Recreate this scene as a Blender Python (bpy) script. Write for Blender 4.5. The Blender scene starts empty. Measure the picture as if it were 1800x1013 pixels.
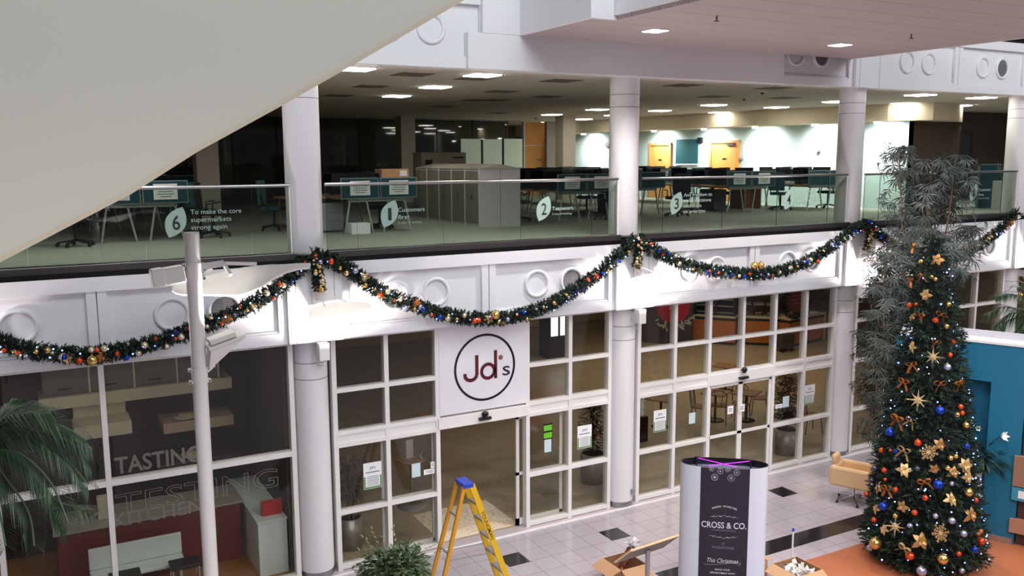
import bpy, math, random
from math import sin, cos, pi, sqrt, radians, atan2, degrees
from mathutils import Vector as V, Matrix, Euler
sc = bpy.context.scene
COL = sc.collection
rnd = random.Random(11)

# ------------------------------------------------------------------ camera
F_PX = 1563.7
CAM = V((-3.817, -13.421, 6.704))
CR = V((0.875516, -0.48316354, -0.00497237))
CU = V((0.07431462, 0.12447918, 0.98943533))
CF = V((0.47744012, 0.86663598, -0.14488963))
cam = bpy.data.objects.new('camera', bpy.data.cameras.new('camera'))
COL.objects.link(cam)
m3 = Matrix((CR, CU, -CF)).transposed()
cam.matrix_world = Matrix.Translation(CAM) @ m3.to_4x4()
cam.data.sensor_width = 36
cam.data.lens = F_PX / 1800 * 36
cam.data.clip_start = 0.05
cam.data.clip_end = 300
sc.camera = cam

def ray(x, y):
    return CR * ((x - 900) / F_PX) + CU * ((506.5 - y) / F_PX) + CF
def P(x, y, ax, v):
    """the point of the place seen at photo pixel x,y on the plane ax = v"""
    d = ray(x, y); i = 'xyz'.index(ax)
    return CAM + d * ((v - CAM[i]) / d[i])
def Dp(x, y, t):
    return CAM + ray(x, y) * t

# ------------------------------------------------------------------ world, lights, exposure
sc.view_settings.view_transform = 'Standard'
sc.view_settings.look = 'None'
sc.view_settings.gamma = 1.0
sc.view_settings.exposure = 0.36
sc.cycles.use_denoising = True
sc.cycles.max_bounces = 8
sc.cycles.transparent_max_bounces = 24
sc.cycles.sample_clamp_indirect = 4.0
sc.cycles.caustics_reflective = False
sc.cycles.caustics_refractive = False
w = bpy.data.worlds.new('world'); sc.world = w; w.use_nodes = True
w.node_tree.nodes['Background'].inputs[0].default_value = (0.80, 0.82, 0.92, 1)
w.node_tree.nodes['Background'].inputs[1].default_value = 0.07

def light(name, kind, loc, power, col=(1, 1, 1), rot=None, aim=None, **kw):
    l = bpy.data.lights.new(name, kind); l.energy = power; l.color = col
    for k, v in kw.items(): setattr(l, k, v)
    o = bpy.data.objects.new(name, l); COL.objects.link(o); o.location = loc
    if aim is not None:
        o.rotation_euler = (V(aim) - V(loc)).to_track_quat('-Z', 'Y').to_euler()
    elif rot: o.rotation_euler = rot
    return o
# big roof light over the atrium
light('atrium_roof_light', 'AREA', (-1.0, -16.5, 17.0), 2700, (0.94, 0.98, 1.0), aim=(0, -2.0, 3), shape='RECTANGLE', size=14, size_y=12)
light('atrium_roof_light', 'AREA', (18.0, -15.0, 16.0), 1500, (0.95, 0.98, 1.0), aim=(14, 0, 2), shape='RECTANGLE', size=11, size_y=10)
# added fill spots, unseen behind the camera, brightening the lower facade
for x_ in (-9.0, -3.0, 3.0, 9.0, 15.0, 21.0):
    light('front_fill_light', 'SPOT', (x_, -15.8, 8.0), 440, (1.0, 0.97, 0.97), aim=(x_, -15.8, 0), spot_size=radians(170), spot_blend=0.2, shadow_soft_size=0.35)
# recessed square lamps of the bridge underside
for px_, py_ in ((1152, 53), (1477, 78)):
    p = P(px_, py_, 'z', 8.69)
    light('bridge_lamp_light', 'SPOT', (p.x, p.y, 8.6), 560, (1, 0.93, 0.92), aim=(p.x, p.y, 0), spot_size=radians(125), spot_blend=0.7, shadow_soft_size=0.15)
for x_ in (5.2, 9.3):
    light('bridge_lamp_light', 'SPOT', (x_, -6.2, 8.6), 560, (1, 0.93, 0.92), aim=(x_, -6.2, 0), spot_size=radians(125), spot_blend=0.7, shadow_soft_size=0.15)
# uplighters on the columns
for k in range(-1, 4):
    light('uplighter_light', 'SPOT', (k * 6 + 0.14, -0.78, 3.97), 270, (1, 0.86, 0.84), aim=(k * 6 + 0.2, -0.68, 6), spot_size=radians(172), spot_blend=0.35, shadow_soft_size=0.18)
# added unseen lights without fixtures, brightening the carpet behind the escalator
for x_, y_ in ((-2.0, 0.8), (-2.0, 3.6), (-4.8, 2.2)):
    light('carpet_fill_light', 'AREA', (x_, y_, 8.05), 22, (1, 0.97, 0.9), rot=(0, 0, 0), size=0.5)
# cafe and kitchen ceiling lamps
light('cafe_light', 'AREA', (14.5, 7.5, 3.85), 150, (1, 0.85, 0.60), aim=(14.5, 7.5, 0), shape='RECTANGLE', size=8, size_y=6)
light('cafe_light', 'AREA', (5.5, 4.5, 3.85), 26, (1, 0.9, 0.82), aim=(5.5, 4.5, 0), shape='RECTANGLE', size=6, size_y=4)
light('kitchen_light', 'AREA', (-3.2, 1.1, 3.85), 13, (1, 0.90, 0.78), aim=(-3.2, 1.6, 0), shape='RECTANGLE', size=5, size_y=1.5)

# ------------------------------------------------------------------ materials
def lin(c):
    return tuple(((x / 255) / 12.92 if x / 255 <= 0.04045 else ((x / 255 + 0.055) / 1.055) ** 2.4) for x in c)
MATS = {}
def mat(name, rgb, rough=0.5, metal=0.0, emit=0.0, vary=0.05, scale=8.0, bump=0.0, spec=0.5, alpha=1.0, ecol=None, sampled=True):
    if name in MATS: return MATS[name]
    m = bpy.data.materials.new(name); m.use_nodes = True
    nt = m.node_tree; b = nt.nodes['Principled BSDF']
    c = lin(rgb)
    b.inputs['Roughness'].default_value = rough
    b.inputs['Metallic'].default_value = metal
    b.inputs['Specular IOR Level'].default_value = spec
    b.inputs['Base Color'].default_value = (*c, 1)
    tc = nt.nodes.new('ShaderNodeTexCoord')
    if vary or bump:
        n = nt.nodes.new('ShaderNodeTexNoise'); n.inputs['Scale'].default_value = scale; n.inputs['Detail'].default_value = 4
        nt.links.new(tc.outputs['Object'], n.inputs['Vector'])
        if vary:
            mx = nt.nodes.new('ShaderNodeMix'); mx.data_type = 'RGBA'
            mx.inputs[6].default_value = (*[x * (1 - vary) for x in c], 1)
            mx.inputs[7].default_value = (*[min(1, x * (1 + vary)) for x in c], 1)
            nt.links.new(n.outputs['Fac'], mx.inputs[0]); nt.links.new(mx.outputs[2], b.inputs['Base Color'])
        if bump:
            bp = nt.nodes.new('ShaderNodeBump'); bp.inputs['Strength'].default_value = bump; bp.inputs['Distance'].default_value = 0.01
            nt.links.new(n.outputs['Fac'], bp.inputs['Height']); nt.links.new(bp.outputs[0], b.inputs['Normal'])
    if emit:
        b.inputs['Emission Color'].default_value = (*(lin(ecol) if ecol else c), 1)
        b.inputs['Emission Strength'].default_value = emit
        if not sampled: m.cycles.emission_sampling = 'NONE'
    MATS[name] = m
    return m

def gridmat(name, rgb, line, sx, sy, wx, wy, ox=0, oy=0, rough=0.4, vary=0.06, nscale=3.0, axes='xy', speck=None, specks=90.0, tilevary=0.0):
    """a surface ruled into tiles or boards, in object coordinates"""
    m = bpy.data.materials.new(name); m.use_nodes = True; nt = m.node_tree; N = nt.nodes; L = nt.links
    b = N['Principled BSDF']; b.inputs['Roughness'].default_value = rough
    tc = N.new('ShaderNodeTexCoord'); sp = N.new('ShaderNodeSeparateXYZ'); L.new(tc.outputs['Object'], sp.inputs[0])
    def mth(op, a, v=None):
        q = N.new('ShaderNodeMath'); q.operation = op
        if hasattr(a, 'is_linked'): L.new(a, q.inputs[0])
        else: q.inputs[0].default_value = a
        if v is not None:
            if hasattr(v, 'is_linked'): L.new(v, q.inputs[1])
            else: q.inputs[1].default_value = v
        return q.outputs[0]
    fac = None; cells = []
    for ax, s_, w_, o_ in ((axes[0], sx, wx, ox), (axes[1], sy, wy, oy)):
        if not s_: continue
        t = mth('DIVIDE', mth('SUBTRACT', sp.outputs['XYZ'.index(ax.upper())], o_), s_)
        cells.append(mth('FLOOR', t))
        f = mth('LESS_THAN', mth('FRACT', t), w_ / s_)
        fac = f if fac is None else mth('MAXIMUM', fac, f)
    n = N.new('ShaderNodeTexNoise'); n.inputs['Scale'].default_value = nscale; n.inputs['Detail'].default_value = 5
    L.new(tc.outputs['Object'], n.inputs['Vector'])
    c = lin(rgb)
    mx = N.new('ShaderNodeMix'); mx.data_type = 'RGBA'
    mx.inputs[6].default_value = (*[x * (1 - vary) for x in c], 1); mx.inputs[7].default_value = (*[min(1, x * (1 + vary)) for x in c], 1)
    L.new(n.outputs['Fac'], mx.inputs[0]); out = mx.outputs[2]
    if speck:
        n2 = N.new('ShaderNodeTexNoise'); n2.inputs['Scale'].default_value = specks; n2.inputs['Detail'].default_value = 2
        L.new(tc.outputs['Object'], n2.inputs['Vector'])
        f2 = mth('MULTIPLY', mth('GREATER_THAN', n2.outputs['Fac'], 0.62), 0.6)
        m2 = N.new('ShaderNodeMix'); m2.data_type = 'RGBA'; L.new(f2, m2.inputs[0]); L.new(out, m2.inputs[6]); m2.inputs[7].default_value = (*lin(speck), 1); out = m2.outputs[2]
    if tilevary and len(cells) == 2:
        cb = N.new('ShaderNodeCombineXYZ'); L.new(cells[0], cb.inputs[0]); L.new(cells[1], cb.inputs[1])
        wn = N.new('ShaderNodeTexWhiteNoise'); L.new(cb.outputs[0], wn.inputs['Vector'])
        hsv = N.new('ShaderNodeHueSaturation'); L.new(out, hsv.inputs['Color'])
        L.new(mth('ADD', mth('MULTIPLY', wn.outputs['Value'], tilevary), 1 - tilevary / 2), hsv.inputs['Value']); out = hsv.outputs[0]
    m3_ = N.new('ShaderNodeMix'); m3_.data_type = 'RGBA'; L.new(fac, m3_.inputs[0]); L.new(out, m3_.inputs[6]); m3_.inputs[7].default_value = (*lin(line), 1)
    L.new(m3_.outputs[2], b.inputs['Base Color'])
    MATS[name] = m
    return m

def glass(name, tint, refl=1.0, ior=1.45, rough=0.0):
    m = bpy.data.materials.new(name); m.use_nodes = True; nt = m.node_tree; N = nt.nodes; L = nt.links
    N.clear()
    o = N.new('ShaderNodeOutputMaterial'); mx = N.new('ShaderNodeMixShader'); tr = N.new('ShaderNodeBsdfTransparent'); gl = N.new('ShaderNodeBsdfGlossy')
    tr.inputs[0].default_value = (*tint, 1); gl.inputs['Roughness'].default_value = rough; gl.inputs['Color'].default_value = (0.95, 0.97, 1, 1)
    fr = N.new('ShaderNodeFresnel'); ge = N.new('ShaderNodeNewGeometry'); im = N.new('ShaderNodeMix')
    im.inputs[2].default_value = ior; im.inputs[3].default_value = 1 / ior      # the same reflectance from both sides of the pane
    L.new(ge.outputs['Backfacing'], im.inputs[0]); L.new(im.outputs[0], fr.inputs[0])
    mu = N.new('ShaderNodeMath'); mu.operation = 'MULTIPLY'; mu.inputs[1].default_value = refl
    L.new(fr.outputs[0], mu.inputs[0]); L.new(mu.outputs[0], mx.inputs[0]); L.new(tr.outputs[0], mx.inputs[1]); L.new(gl.outputs[0], mx.inputs[2]); L.new(mx.outputs[0], o.inputs[0])
    MATS[name] = m
    return m

WHITE = mat('white_paint', (220, 221, 225), 0.45, vary=0.015)
COLW = mat('column_white', (221, 219, 222), 0.35, vary=0.015)
FRAME = mat('white_frame', (226, 222, 220), 0.35, vary=0.02)
CREAM = mat('cream_cladding', (150, 146, 138), 0.55, vary=0.02, scale=1.5)
GREYLINE = mat('joint_grey', (120, 115, 118), 0.6)
BLACK = mat('black_gloss', (16, 14, 18), 0.25)
DARK = mat('dark_plastic', (22, 22, 24), 0.45)
STEEL = mat('brushed_steel', (168, 166, 166), 0.28, 1.0, vary=0.12, scale=30)
POTST = mat('pot_steel', (172, 168, 164), 0.38, 0.55, vary=0.12, scale=20)
CHROME = mat('chrome', (215, 215, 218), 0.12, 1.0)
GREYMET = mat('grey_metal', (150, 150, 152), 0.4, 0.4)
PAPER = mat('white_paper', (232, 234, 236), 0.7, vary=0.02)
INK = mat('ink', (70, 72, 78), 0.7)
WOOD = mat('light_wood', (214, 150, 80), 0.45, vary=0.12, scale=4)
WOODD = mat('counter_wood', (176, 104, 48), 0.4, vary=0.2, scale=5)
TEALFAB = mat('teal_fabric', (20, 74, 92), 0.85, vary=0.1, scale=60)
CARD = mat('cardboard', (188, 146, 108), 0.8, vary=0.06, scale=10)
CARDIN = mat('cardboard_inside', (150, 108, 78), 0.85, vary=0.08, scale=10)
GOLD = mat('gold', (226, 186, 110), 0.22, 0.9, vary=0.08)
GOLDM = mat('matt_gold', (206, 170, 116), 0.42, 0.5, vary=0.15, scale=25)
AMBER = mat('amber_ribbon', (176, 104, 48), 0.4, 0.35, vary=0.2, scale=20)
ORANGE = mat('copper_orange', (214, 78, 40), 0.25, 0.55, vary=0.05)
BLUE = mat('royal_blue', (24, 62, 170), 0.2, 0.55, vary=0.05)
NAVY = mat('navy_glitter', (24, 32, 92), 0.4, 0.3, vary=0.2, scale=60)
SILVER = mat('lilac_silver', (176, 176, 206), 0.25, 0.7, vary=0.08)
PEWTER = mat('dark_pewter', (84, 86, 104), 0.25, 0.7, vary=0.08)
BULB = mat('led_bulb', (190, 205, 255), 0.3, emit=5.0, ecol=(110, 145, 255), vary=0, sampled=False)
PINE = mat('pine_green', (26, 50, 34), 0.75, vary=0.35, scale=6)
PINED = mat('pine_dark', (10, 20, 14), 0.9, vary=0.3, scale=6)
GLASSW = glass('shop_glass', (0.90, 0.90, 0.87), 0.6)
GLASSB = glass('balustrade_glass', (0.78, 0.83, 0.79), 1.0)
EDGE = mat('glass_edge', (30, 44, 40), 0.2)

def sheetmat(name, rgb):
    """thin white sheet that also glows through when lit from below"""
    m = bpy.data.materials.new(name); m.use_nodes = True; nt = m.node_tree; N = nt.nodes; L = nt.links; b = N['Principled BSDF']
    b.inputs['Base Color'].default_value = (*lin(rgb), 1); b.inputs['Roughness'].default_value = 0.4
    t_ = N.new('ShaderNodeBsdfTranslucent'); t_.inputs[0].default_value = (*lin(rgb), 1); x = N.new('ShaderNodeMixShader'); x.inputs[0].default_value = 0.35
    L.new(b.outputs[0], x.inputs[1]); L.new(t_.outputs[0], x.inputs[2]); L.new(x.outputs[0], N['Material Output'].inputs[0]); MATS[name] = m
    return m
WINGM = sheetmat('wing_white', (244, 242, 238))

# ------------------------------------------------------------------ mesh builder
BASE = {}
class MB:
    def __init__(s): s.v = []; s.f = []; s.m = []; s.s = []
    def add(s, vs, fs, mi=0, smooth=False):
        o = len(s.v); s.v += [tuple(v) for v in vs]
        for f in fs: s.f.append(tuple(i + o for i in f)); s.m.append(mi); s.s.append(smooth)
        return s
    def box(s, x0, y0, z0, x1, y1, z1, mi=0):
        return s.add([(x0, y0, z0), (x1, y0, z0), (x1, y1, z0), (x0, y1, z0), (x0, y0, z1), (x1, y0, z1), (x1, y1, z1), (x0, y1, z1)],
                     [(3, 2, 1, 0), (4, 5, 6, 7), (0, 1, 5, 4), (1, 2, 6, 5), (2, 3, 7, 6), (3, 0, 4, 7)], mi)
    def obox(s, c, ax, ay, az, hx, hy, hz, mi=0):
        c = V(c); ax = V(ax).normalized() * hx; ay = V(ay).normalized() * hy; az = V(az).normalized() * hz
        vs = [c + ax * i + ay * j + az * k for k in (-1, 1) for i, j in ((-1, -1), (1, -1), (1, 1), (-1, 1))]
        return s.add(vs, [(3, 2, 1, 0), (4, 5, 6, 7), (0, 1, 5, 4), (1, 2, 6, 5), (2, 3, 7, 6), (3, 0, 4, 7)], mi)
    def rbox(s, c, sx, sy, sz, rz=0, mi=0):
        return s.obox(c, (cos(rz), sin(rz), 0), (-sin(rz), cos(rz), 0), (0, 0, 1), sx / 2, sy / 2, sz / 2, mi)
    def bar(s, p0, p1, wd, ht, up=(0, 0, 1), mi=0):
        p0 = V(p0); p1 = V(p1); d = p1 - p0; up = V(up)
        sd = d.cross(up)
        if sd.length < 1e-6: sd = V((1, 0, 0))
        u2 = sd.cross(d)
        return s.obox((p0 + p1) / 2, d, sd, u2, d.length / 2, wd / 2, ht / 2, mi)
    def cyl(s, p0, p1, r0, r1=None, n=16, mi=0, caps=True, smooth=True):
        p0 = V(p0); p1 = V(p1); r1 = r0 if r1 is None else r1
        d = (p1 - p0).normalized(); a = d.orthogonal().normalized(); b = d.cross(a)
        vs = []
        for p, r in ((p0, r0), (p1, r1)):
            for i in range(n):
                t = 2 * pi * i / n; vs.append(p + a * (r * cos(t)) + b * (r * sin(t)))
        s.add(vs, [(i, (i + 1) % n, n + (i + 1) % n, n + i) for i in range(n)], mi, smooth)
        if caps:
            s.add(vs[:n], [tuple(reversed(range(n)))], mi); s.add(vs[n:], [tuple(range(n))], mi)
        return s
    def tube(s, pts, r, n=8, mi=0, r1=None):
        pts = [V(p) for p in pts]; vs = []; K = len(pts); a = None
        for k, p in enumerate(pts):
            d = (pts[min(k + 1, K - 1)] - pts[max(k - 1, 0)]).normalized()
            if a is None: a = d.orthogonal().normalized()
            else:
                a = a - d * a.dot(d)
                a = a.normalized() if a.length > 1e-6 else d.orthogonal().normalized()
            b = d.cross(a); rr = r if r1 is None else r + (r1 - r) * k / (K - 1)
            for i in range(n):
                t = 2 * pi * i / n; vs.append(p + a * (rr * cos(t)) + b * (rr * sin(t)))
        fs = [(k * n + i, k * n + (i + 1) % n, (k + 1) * n + (i + 1) % n, (k + 1) * n + i) for k in range(K - 1) for i in range(n)]
        s.add(vs, fs, mi, True)
        s.add(vs[:n], [tuple(reversed(range(n)))], mi); s.add(vs[-n:], [tuple(range(n))], mi)
        return s
    def lathe(s, prof, c=(0, 0, 0), axis=(0, 0, 1), n=32, mi=0, smooth=True):
        """prof: (radius, height) pairs turned about axis through c"""
        c = V(c); d = V(axis).normalized(); a = d.orthogonal().normalized(); b = d.cross(a); vs = []
        for r, h in prof:
            for i in range(n):
                t = 2 * pi * i / n; vs.append(c + d * h + a * (r * cos(t)) + b * (r * sin(t)))
        fs = [(k * n + i, k * n + (i + 1) % n, (k + 1) * n + (i + 1) % n, (k + 1) * n + i) for k in range(len(prof) - 1) for i in range(n)]
        return s.add(vs, fs, mi, smooth)
    def sphere(s, c, r, n=14, mi=0, sc_=(1, 1, 1)):
        c = V(c); h = n // 2; vs = []; 
        for k in range(h + 1):
            t = pi * k / h
            for i in range(n):
                p = 2 * pi * i / n; vs.append((c.x + r * sc_[0] * sin(t) * cos(p), c.y + r * sc_[1] * sin(t) * sin(p), c.z + r * sc_[2] * cos(t)))
        fs = [(k * n + i, (k + 1) * n + i, (k + 1) * n + (i + 1) % n, k * n + (i + 1) % n) for k in range(h) for i in range(n)]
        return s.add(vs, fs, mi, True)
    def prism(s, poly, o, ua, ub, un, d, mi=0):
        """flat outline poly (a,b) in the plane o+ua*a+ub*b, thickened by d along un"""
        o = V(o); ua = V(ua); ub = V(ub); un = V(un); n = len(poly)
        vs = [o + ua * a + ub * b for a, b in poly] + [o + ua * a + ub * b + un * d for a, b in poly]
        return s.add(vs, [tuple(reversed(range(n))), tuple(range(n, 2 * n))] + [(i, (i + 1) % n, n + (i + 1) % n, n + i) for i in range(n)], mi)
    def sheet(s, g, th=None, mi=0, smooth=True):
        """grid of points g[i][j] as a surface, th gives it thickness along its normal"""
        I = len(g); J = len(g[0])
        def nrm(i, j):
            a = V(g[min(i + 1, I - 1)][j]) - V(g[max(i - 1, 0)][j]); b = V(g[i][min(j + 1, J - 1)]) - V(g[i][max(j - 1, 0)])
            q = a.cross(b); return q.normalized() if q.length > 1e-9 else V((0, 0, 1))
        top = [V(g[i][j]) for i in range(I) for j in range(J)]
        fs = [(i * J + j, (i + 1) * J + j, (i + 1) * J + j + 1, i * J + j + 1) for i in range(I - 1) for j in range(J - 1)]
        s.add(top, fs, mi, smooth)
        if th:
            bot = [V(g[i][j]) - nrm(i, j) * th for i in range(I) for j in range(J)]
            s.add(bot, [tuple(reversed(f)) for f in fs], mi, smooth)
            rim = [(i, 0) for i in range(I)] + [(I - 1, j) for j in range(1, J)] + [(i, J - 1) for i in range(I - 2, -1, -1)] + [(0, j) for j in range(J - 2, 0, -1)]
            R_ = len(rim); vs = [top[i * J + j] for i, j in rim] + [bot[i * J + j] for i, j in rim]
            s.add(vs, [(k, (k + 1) % R_, R_ + (k + 1) % R_, R_ + k) for k in range(R_)], mi)
        return s
    def text(s, body, o, xd, ud, w=None, h=None, size=1.0, align='LEFT', mi=0, outline=0.0, bold=0.0, ext=0.0, space=1.0, shear=0.0):
        """lettering fitted to width w and capital height h, starting (or centred) at o"""
        cu = bpy.data.curves.new('t', 'FONT'); cu.body = body; cu.size = 1.0; cu.space_character = space; cu.shear = shear
        cu.resolution_u = 3
        if outline: cu.fill_mode = 'NONE'; cu.bevel_depth = outline; cu.bevel_resolution = 0
        elif bold: cu.offset = bold
        ob = bpy.data.objects.new('t', cu); COL.objects.link(ob)
        dg = bpy.context.evaluated_depsgraph_get()
        me = bpy.data.meshes.new_from_object(ob.evaluated_get(dg))
        vs = [v.co.copy() for v in me.vertices]; fs = [tuple(p.vertices) for p in me.polygons]
        bpy.data.objects.remove(ob); bpy.data.curves.remove(cu); bpy.data.meshes.remove(me)
        if not vs: return s
        x0 = min(v.x for v in vs); x1 = max(v.x for v in vs)
        lines_ = body.count('\n')
        ky = h / 0.70 if h else size
        kx = w / (x1 - x0) if w else ky
        off = (x0 + x1) / 2 if align == 'CENTER' else x0
        o = V(o); xd = V(xd).normalized(); ud = V(ud).normalized(); nd = xd.cross(ud)
        s.add([o + xd * ((v.x - off) * kx) + ud * (v.y * ky) + nd * (v.z * ky) for v in vs], fs, mi)
        return s
    def build(s, name, mats, parent=None, bevel=0.0, label=None):
        b = BASE.get(parent, V((0, 0, 0))) if parent is not None else V((0, 0, 0))
        me = bpy.data.meshes.new(name)
        me.from_pydata([(x - b.x, y - b.y, z - b.z) for x, y, z in s.v], [], s.f)
        if not isinstance(mats, (list, tuple)): mats = [mats]
        for m in mats: me.materials.append(m)
        me.polygons.foreach_set('material_index', s.m); me.polygons.foreach_set('use_smooth', s.s)
        me.update()
        o = bpy.data.objects.new(name, me); COL.objects.link(o)
        if parent is not None: o.parent = parent
        BASE[o] = b
        if label: o['label'] = label
        if bevel:
            md = o.modifiers.new('bevel', 'BEVEL'); md.width = bevel; md.segments = 2; md.limit_method = 'ANGLE'
        return o

def tag(o, label, cat, group=None):
    o['label'] = label; o['category'] = cat
    if group: o['group'] = group
    return o
def thing(name, label, cat, loc=(0, 0, 0), group=None):
    o = bpy.data.objects.new(name, None); COL.objects.link(o); o.location = loc; o.empty_display_size = 0.1
    BASE[o] = V(loc)
    return tag(o, label, cat, group)
def struct(o, label=None):
    o['kind'] = 'structure'
    if label: o['label'] = label
    return o
def dup(root, loc, rz=0.0, label=None, group=None, scale=1.0, cat=None):
    r = root.copy(); COL.objects.link(r); r.location = loc; r.rotation_euler = (0, 0, rz); r.scale = (scale,) * 3
    if label: r['label'] = label
    if group: r['group'] = group
    for ch in list(root.children):
        c = ch.copy(); COL.objects.link(c); c.parent = r
        for g in list(ch.children):
            d = g.copy(); COL.objects.link(d); d.parent = c
    return r
ORD = ['first', 'second', 'third', 'fourth', 'fifth', 'sixth', 'seventh', 'eighth', 'ninth', 'tenth', 'eleventh', 'twelfth', 'thirteenth', 'fourteenth', 'fifteenth', 'sixteenth', 'seventeenth', 'eighteenth', 'nineteenth', 'twentieth', 'twenty-first', 'twenty-second', 'twenty-third', 'twenty-fourth', 'twenty-fifth', 'twenty-sixth']
def rank(k, n, lo, hi):
    """'lowest'-style word for item k of n counted from lo to hi"""
    if n == 1: return 'only'
    if k == 0: return lo
    if k == n - 1: return hi
    return ORD[k] + ' ' + lo
X3, Y3, Z3 = V((1, 0, 0)), V((0, 1, 0)), V((0, 0, 1))
# ================================================================== THE SETTING
Z_UP, Z_CEIL, Z_F0, Z_F1 = 5.2, 8.13, 3.935, 5.137
COLY, COLR = 0.12, 0.268

# atrium floor: pink-grey granite tiles with inlaid black ones
tile = gridmat('granite_tiles', (176, 167, 173), (124, 114, 118), 0.413, 0.413, 0.008, 0.008, 2.83, -0.80, rough=0.16, vary=0.05, nscale=2.0, speck=(168, 156, 160), specks=60, tilevary=0.05)
blk = gridmat('black_tiles', (34, 30, 34), (64, 58, 60), 0.413, 0.413, 0.005, 0.005, 2.83, -2.585, rough=0.12, vary=0.1)
terra = mat('terracotta_floor', (176, 104, 68), 0.28, vary=0.06, scale=3)
b = MB().box(-14, -18, -0.3, 30, 0.0, 0.0)
for k in range(-3, 8):
    x = 2.83 + k * 2.067
    b.box(x, -1.22, -0.01, x + 0.405, -0.80, 0.0015, 1)
b.box(4.78, -2.99, -0.01, 24, -2.575, 0.0015, 1)
b.box(6.85, -8.6, -0.01, 20, -3.45, 0.0012, 2)
struct(b.build('floor', [tile, blk, terra]))
# threshold kerb in front of the shop windows
KERB = mat('kerb_granite', (186, 174, 176), 0.3, vary=0.06, scale=40)
b = MB().box(-14, -0.13, 0.0, 24, 0.13, 0.02)
b.box(-14, -0.16, 0.0, 24, -0.13, 0.026, 1)
struct(b.build('trim_1', [KERB, mat('kerb_edge', (236, 232, 232), 0.3)]))

cafe_floor = gridmat('cafe_floor', (172, 154, 130), (150, 134, 112), 0.6, 0.6, 0.006, 0.006, 0, 0, rough=0.38, vary=0.22, nscale=1.6, speck=(120, 100, 78), specks=24, tilevary=0.10)
struct(MB().box(-0.3, 0.13, -0.3, 30, 17, 0.012).build('floor_cafe', cafe_floor))
kit_floor = gridmat('kitchen_floor', (146, 104, 62), (92, 62, 36), 0.0, 0.14, 0.0, 0.005, 0, 0, rough=0.4, vary=0.2, nscale=3)
struct(MB().box(-14, 0.13, -0.3, -0.3, 8, 0.012).build('floor_kitchen', kit_floor))
carpet = mat('office_carpet', (152, 156, 144), 0.95, vary=0.08, scale=30, bump=0.1)
struct(MB().box(-14, -0.02, 5.0, 32, 26, Z_UP).build('floor_upper', carpet))
CEILC = gridmat('ceiling_tiles', (206, 196, 184), (170, 160, 150), 0.6, 0.6, 0.012, 0.012, 0.1, 0.2, rough=0.9, vary=0.03)
cb = MB().box(-14, -0.2, Z_CEIL, 32, 26, Z_CEIL + 0.2)
grill = mat('vent_brown', (112, 100, 90), 0.7)
for px_, py_ in ((725, 131), (652, 152), (594, 168), (835, 138), (880, 161), (835, 176), (780, 187), (875, 199), (985, 142), (1200, 150), (1255, 170), (1100, 176), (1360, 155), (1380, 172), (960, 170), (870, 176)):
    p = P(px_, py_, 'z', Z_CEIL); cb.box(p.x - 0.3, p.y - 0.3, Z_CEIL - 0.008, p.x + 0.3, p.y + 0.3, Z_CEIL + 0.01, 1)
struct(cb.build('ceiling', [CEILC, grill]))
struct(MB().box(-14, 0.14, Z_F0, 30, 17, Z_F0 + 0.08).build('ceiling_cafe', mat('cafe_ceiling', (120, 112, 104), 0.9)))

# ------------------------------------------------------------------ the two white fascias
VENT = mat('vent_grey', (128, 128, 132), 0.5, vary=0.04)
VENTD = mat('vent_gap', (62, 62, 66), 0.7)
def fascia(name, z0, z1, topz):
    b = MB()
    b.box(-8, -0.185, z0, 20.5, 0.0, z1)
    b.box(-8, -0.25, z0, 20.5, -0.18, z0 + 0.17)
    b.box(-8, -0.225, z0 + 0.17, 20.5, -0.18, z0 + 0.20)
    b.box(-8, -0.275, z1 - 0.2, 20.5, -0.18, z1)
    for k in range(-1, 4):
        c = 6 * k
        b.box(c - 0.55, -0.248, z0 + 0.16, c + 0.55, -0.18, z1 - 0.19)
        b.box(c - 0.42, -0.315, z0 - 0.001, c + 0.42, -0.2, z1 + 0.001)
        for s in (-1, 1): b.box(c + s * 0.30 - 0.004, -0.3165, z0, c + s * 0.30 + 0.004, -0.2, z1, 1)
        m = c + 3
        for s in (-1, 1): b.box(min(m + s * 0.008, m + s * 0.13), -0.247, z0 + 0.16, max(m + s * 0.008, m + s * 0.13), -0.18, z1 - 0.19)
        for x in (c - 2.04, c - 1.32, c + 1.32, c + 2.04):
            if z0 > 8 and 2.7 < x < 9.6: continue
            b.lathe([(0.185, -0.02), (0.19, 0.016), (0.198, 0.032), (0.222, 0.040), (0.245, 0.028), (0.252, -0.01)], (x, -0.19, z0 + 0.60), (0, -1, 0), 40)
    o = struct(b.build(name, [WHITE, GREYLINE]))
    for k in range(0, 4):
        x = 6 * k - 1.32; g = MB()
        if z0 > 8 and 2.7 < x < 9.6: continue
        g.cyl((x, -0.184, z0 + 0.6), (x, -0.1865, z0 + 0.6), 0.188, n=36, mi=1)
        for i in range(-8, 9):
            h = i * 0.021; ww = sqrt(max(0, 0.186 ** 2 - h * h))
            g.box(x - ww, -0.196, z0 + 0.6 + h - 0.006, x + ww, -0.1865, z0 + 0.6 + h + 0.006)
        g.box(x - 0.004, -0.198, z0 + 0.414, x + 0.004, -0.1865, z0 + 0.786)
        g.build('vent_grille', [VENT, VENTD], o)
    return o
fascia('wall_front', Z_F0, Z_F1, 0)
fascia('wall_front_upper', 8.128, 9.33, 0)
struct(MB().box(2.62, -0.33, 8.126, 9.52, -0.1, 8.69).build('trim_4', WHITE))
struct(MB().box(-8, -0.262, Z_F1, 20.5, 0.0, 5.20).build('trim_2', BLACK))
struct(MB().box(-8, -0.285, 9.33, 20.5, 0.2, 9.52).build('trim_3', BLACK))
struct(MB().box(-8, -0.0, 9.52, 20.5, 0.06, 11.5).build('wall_front_top', mat('upper_dark', (70, 76, 80), 0.3)))

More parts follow.
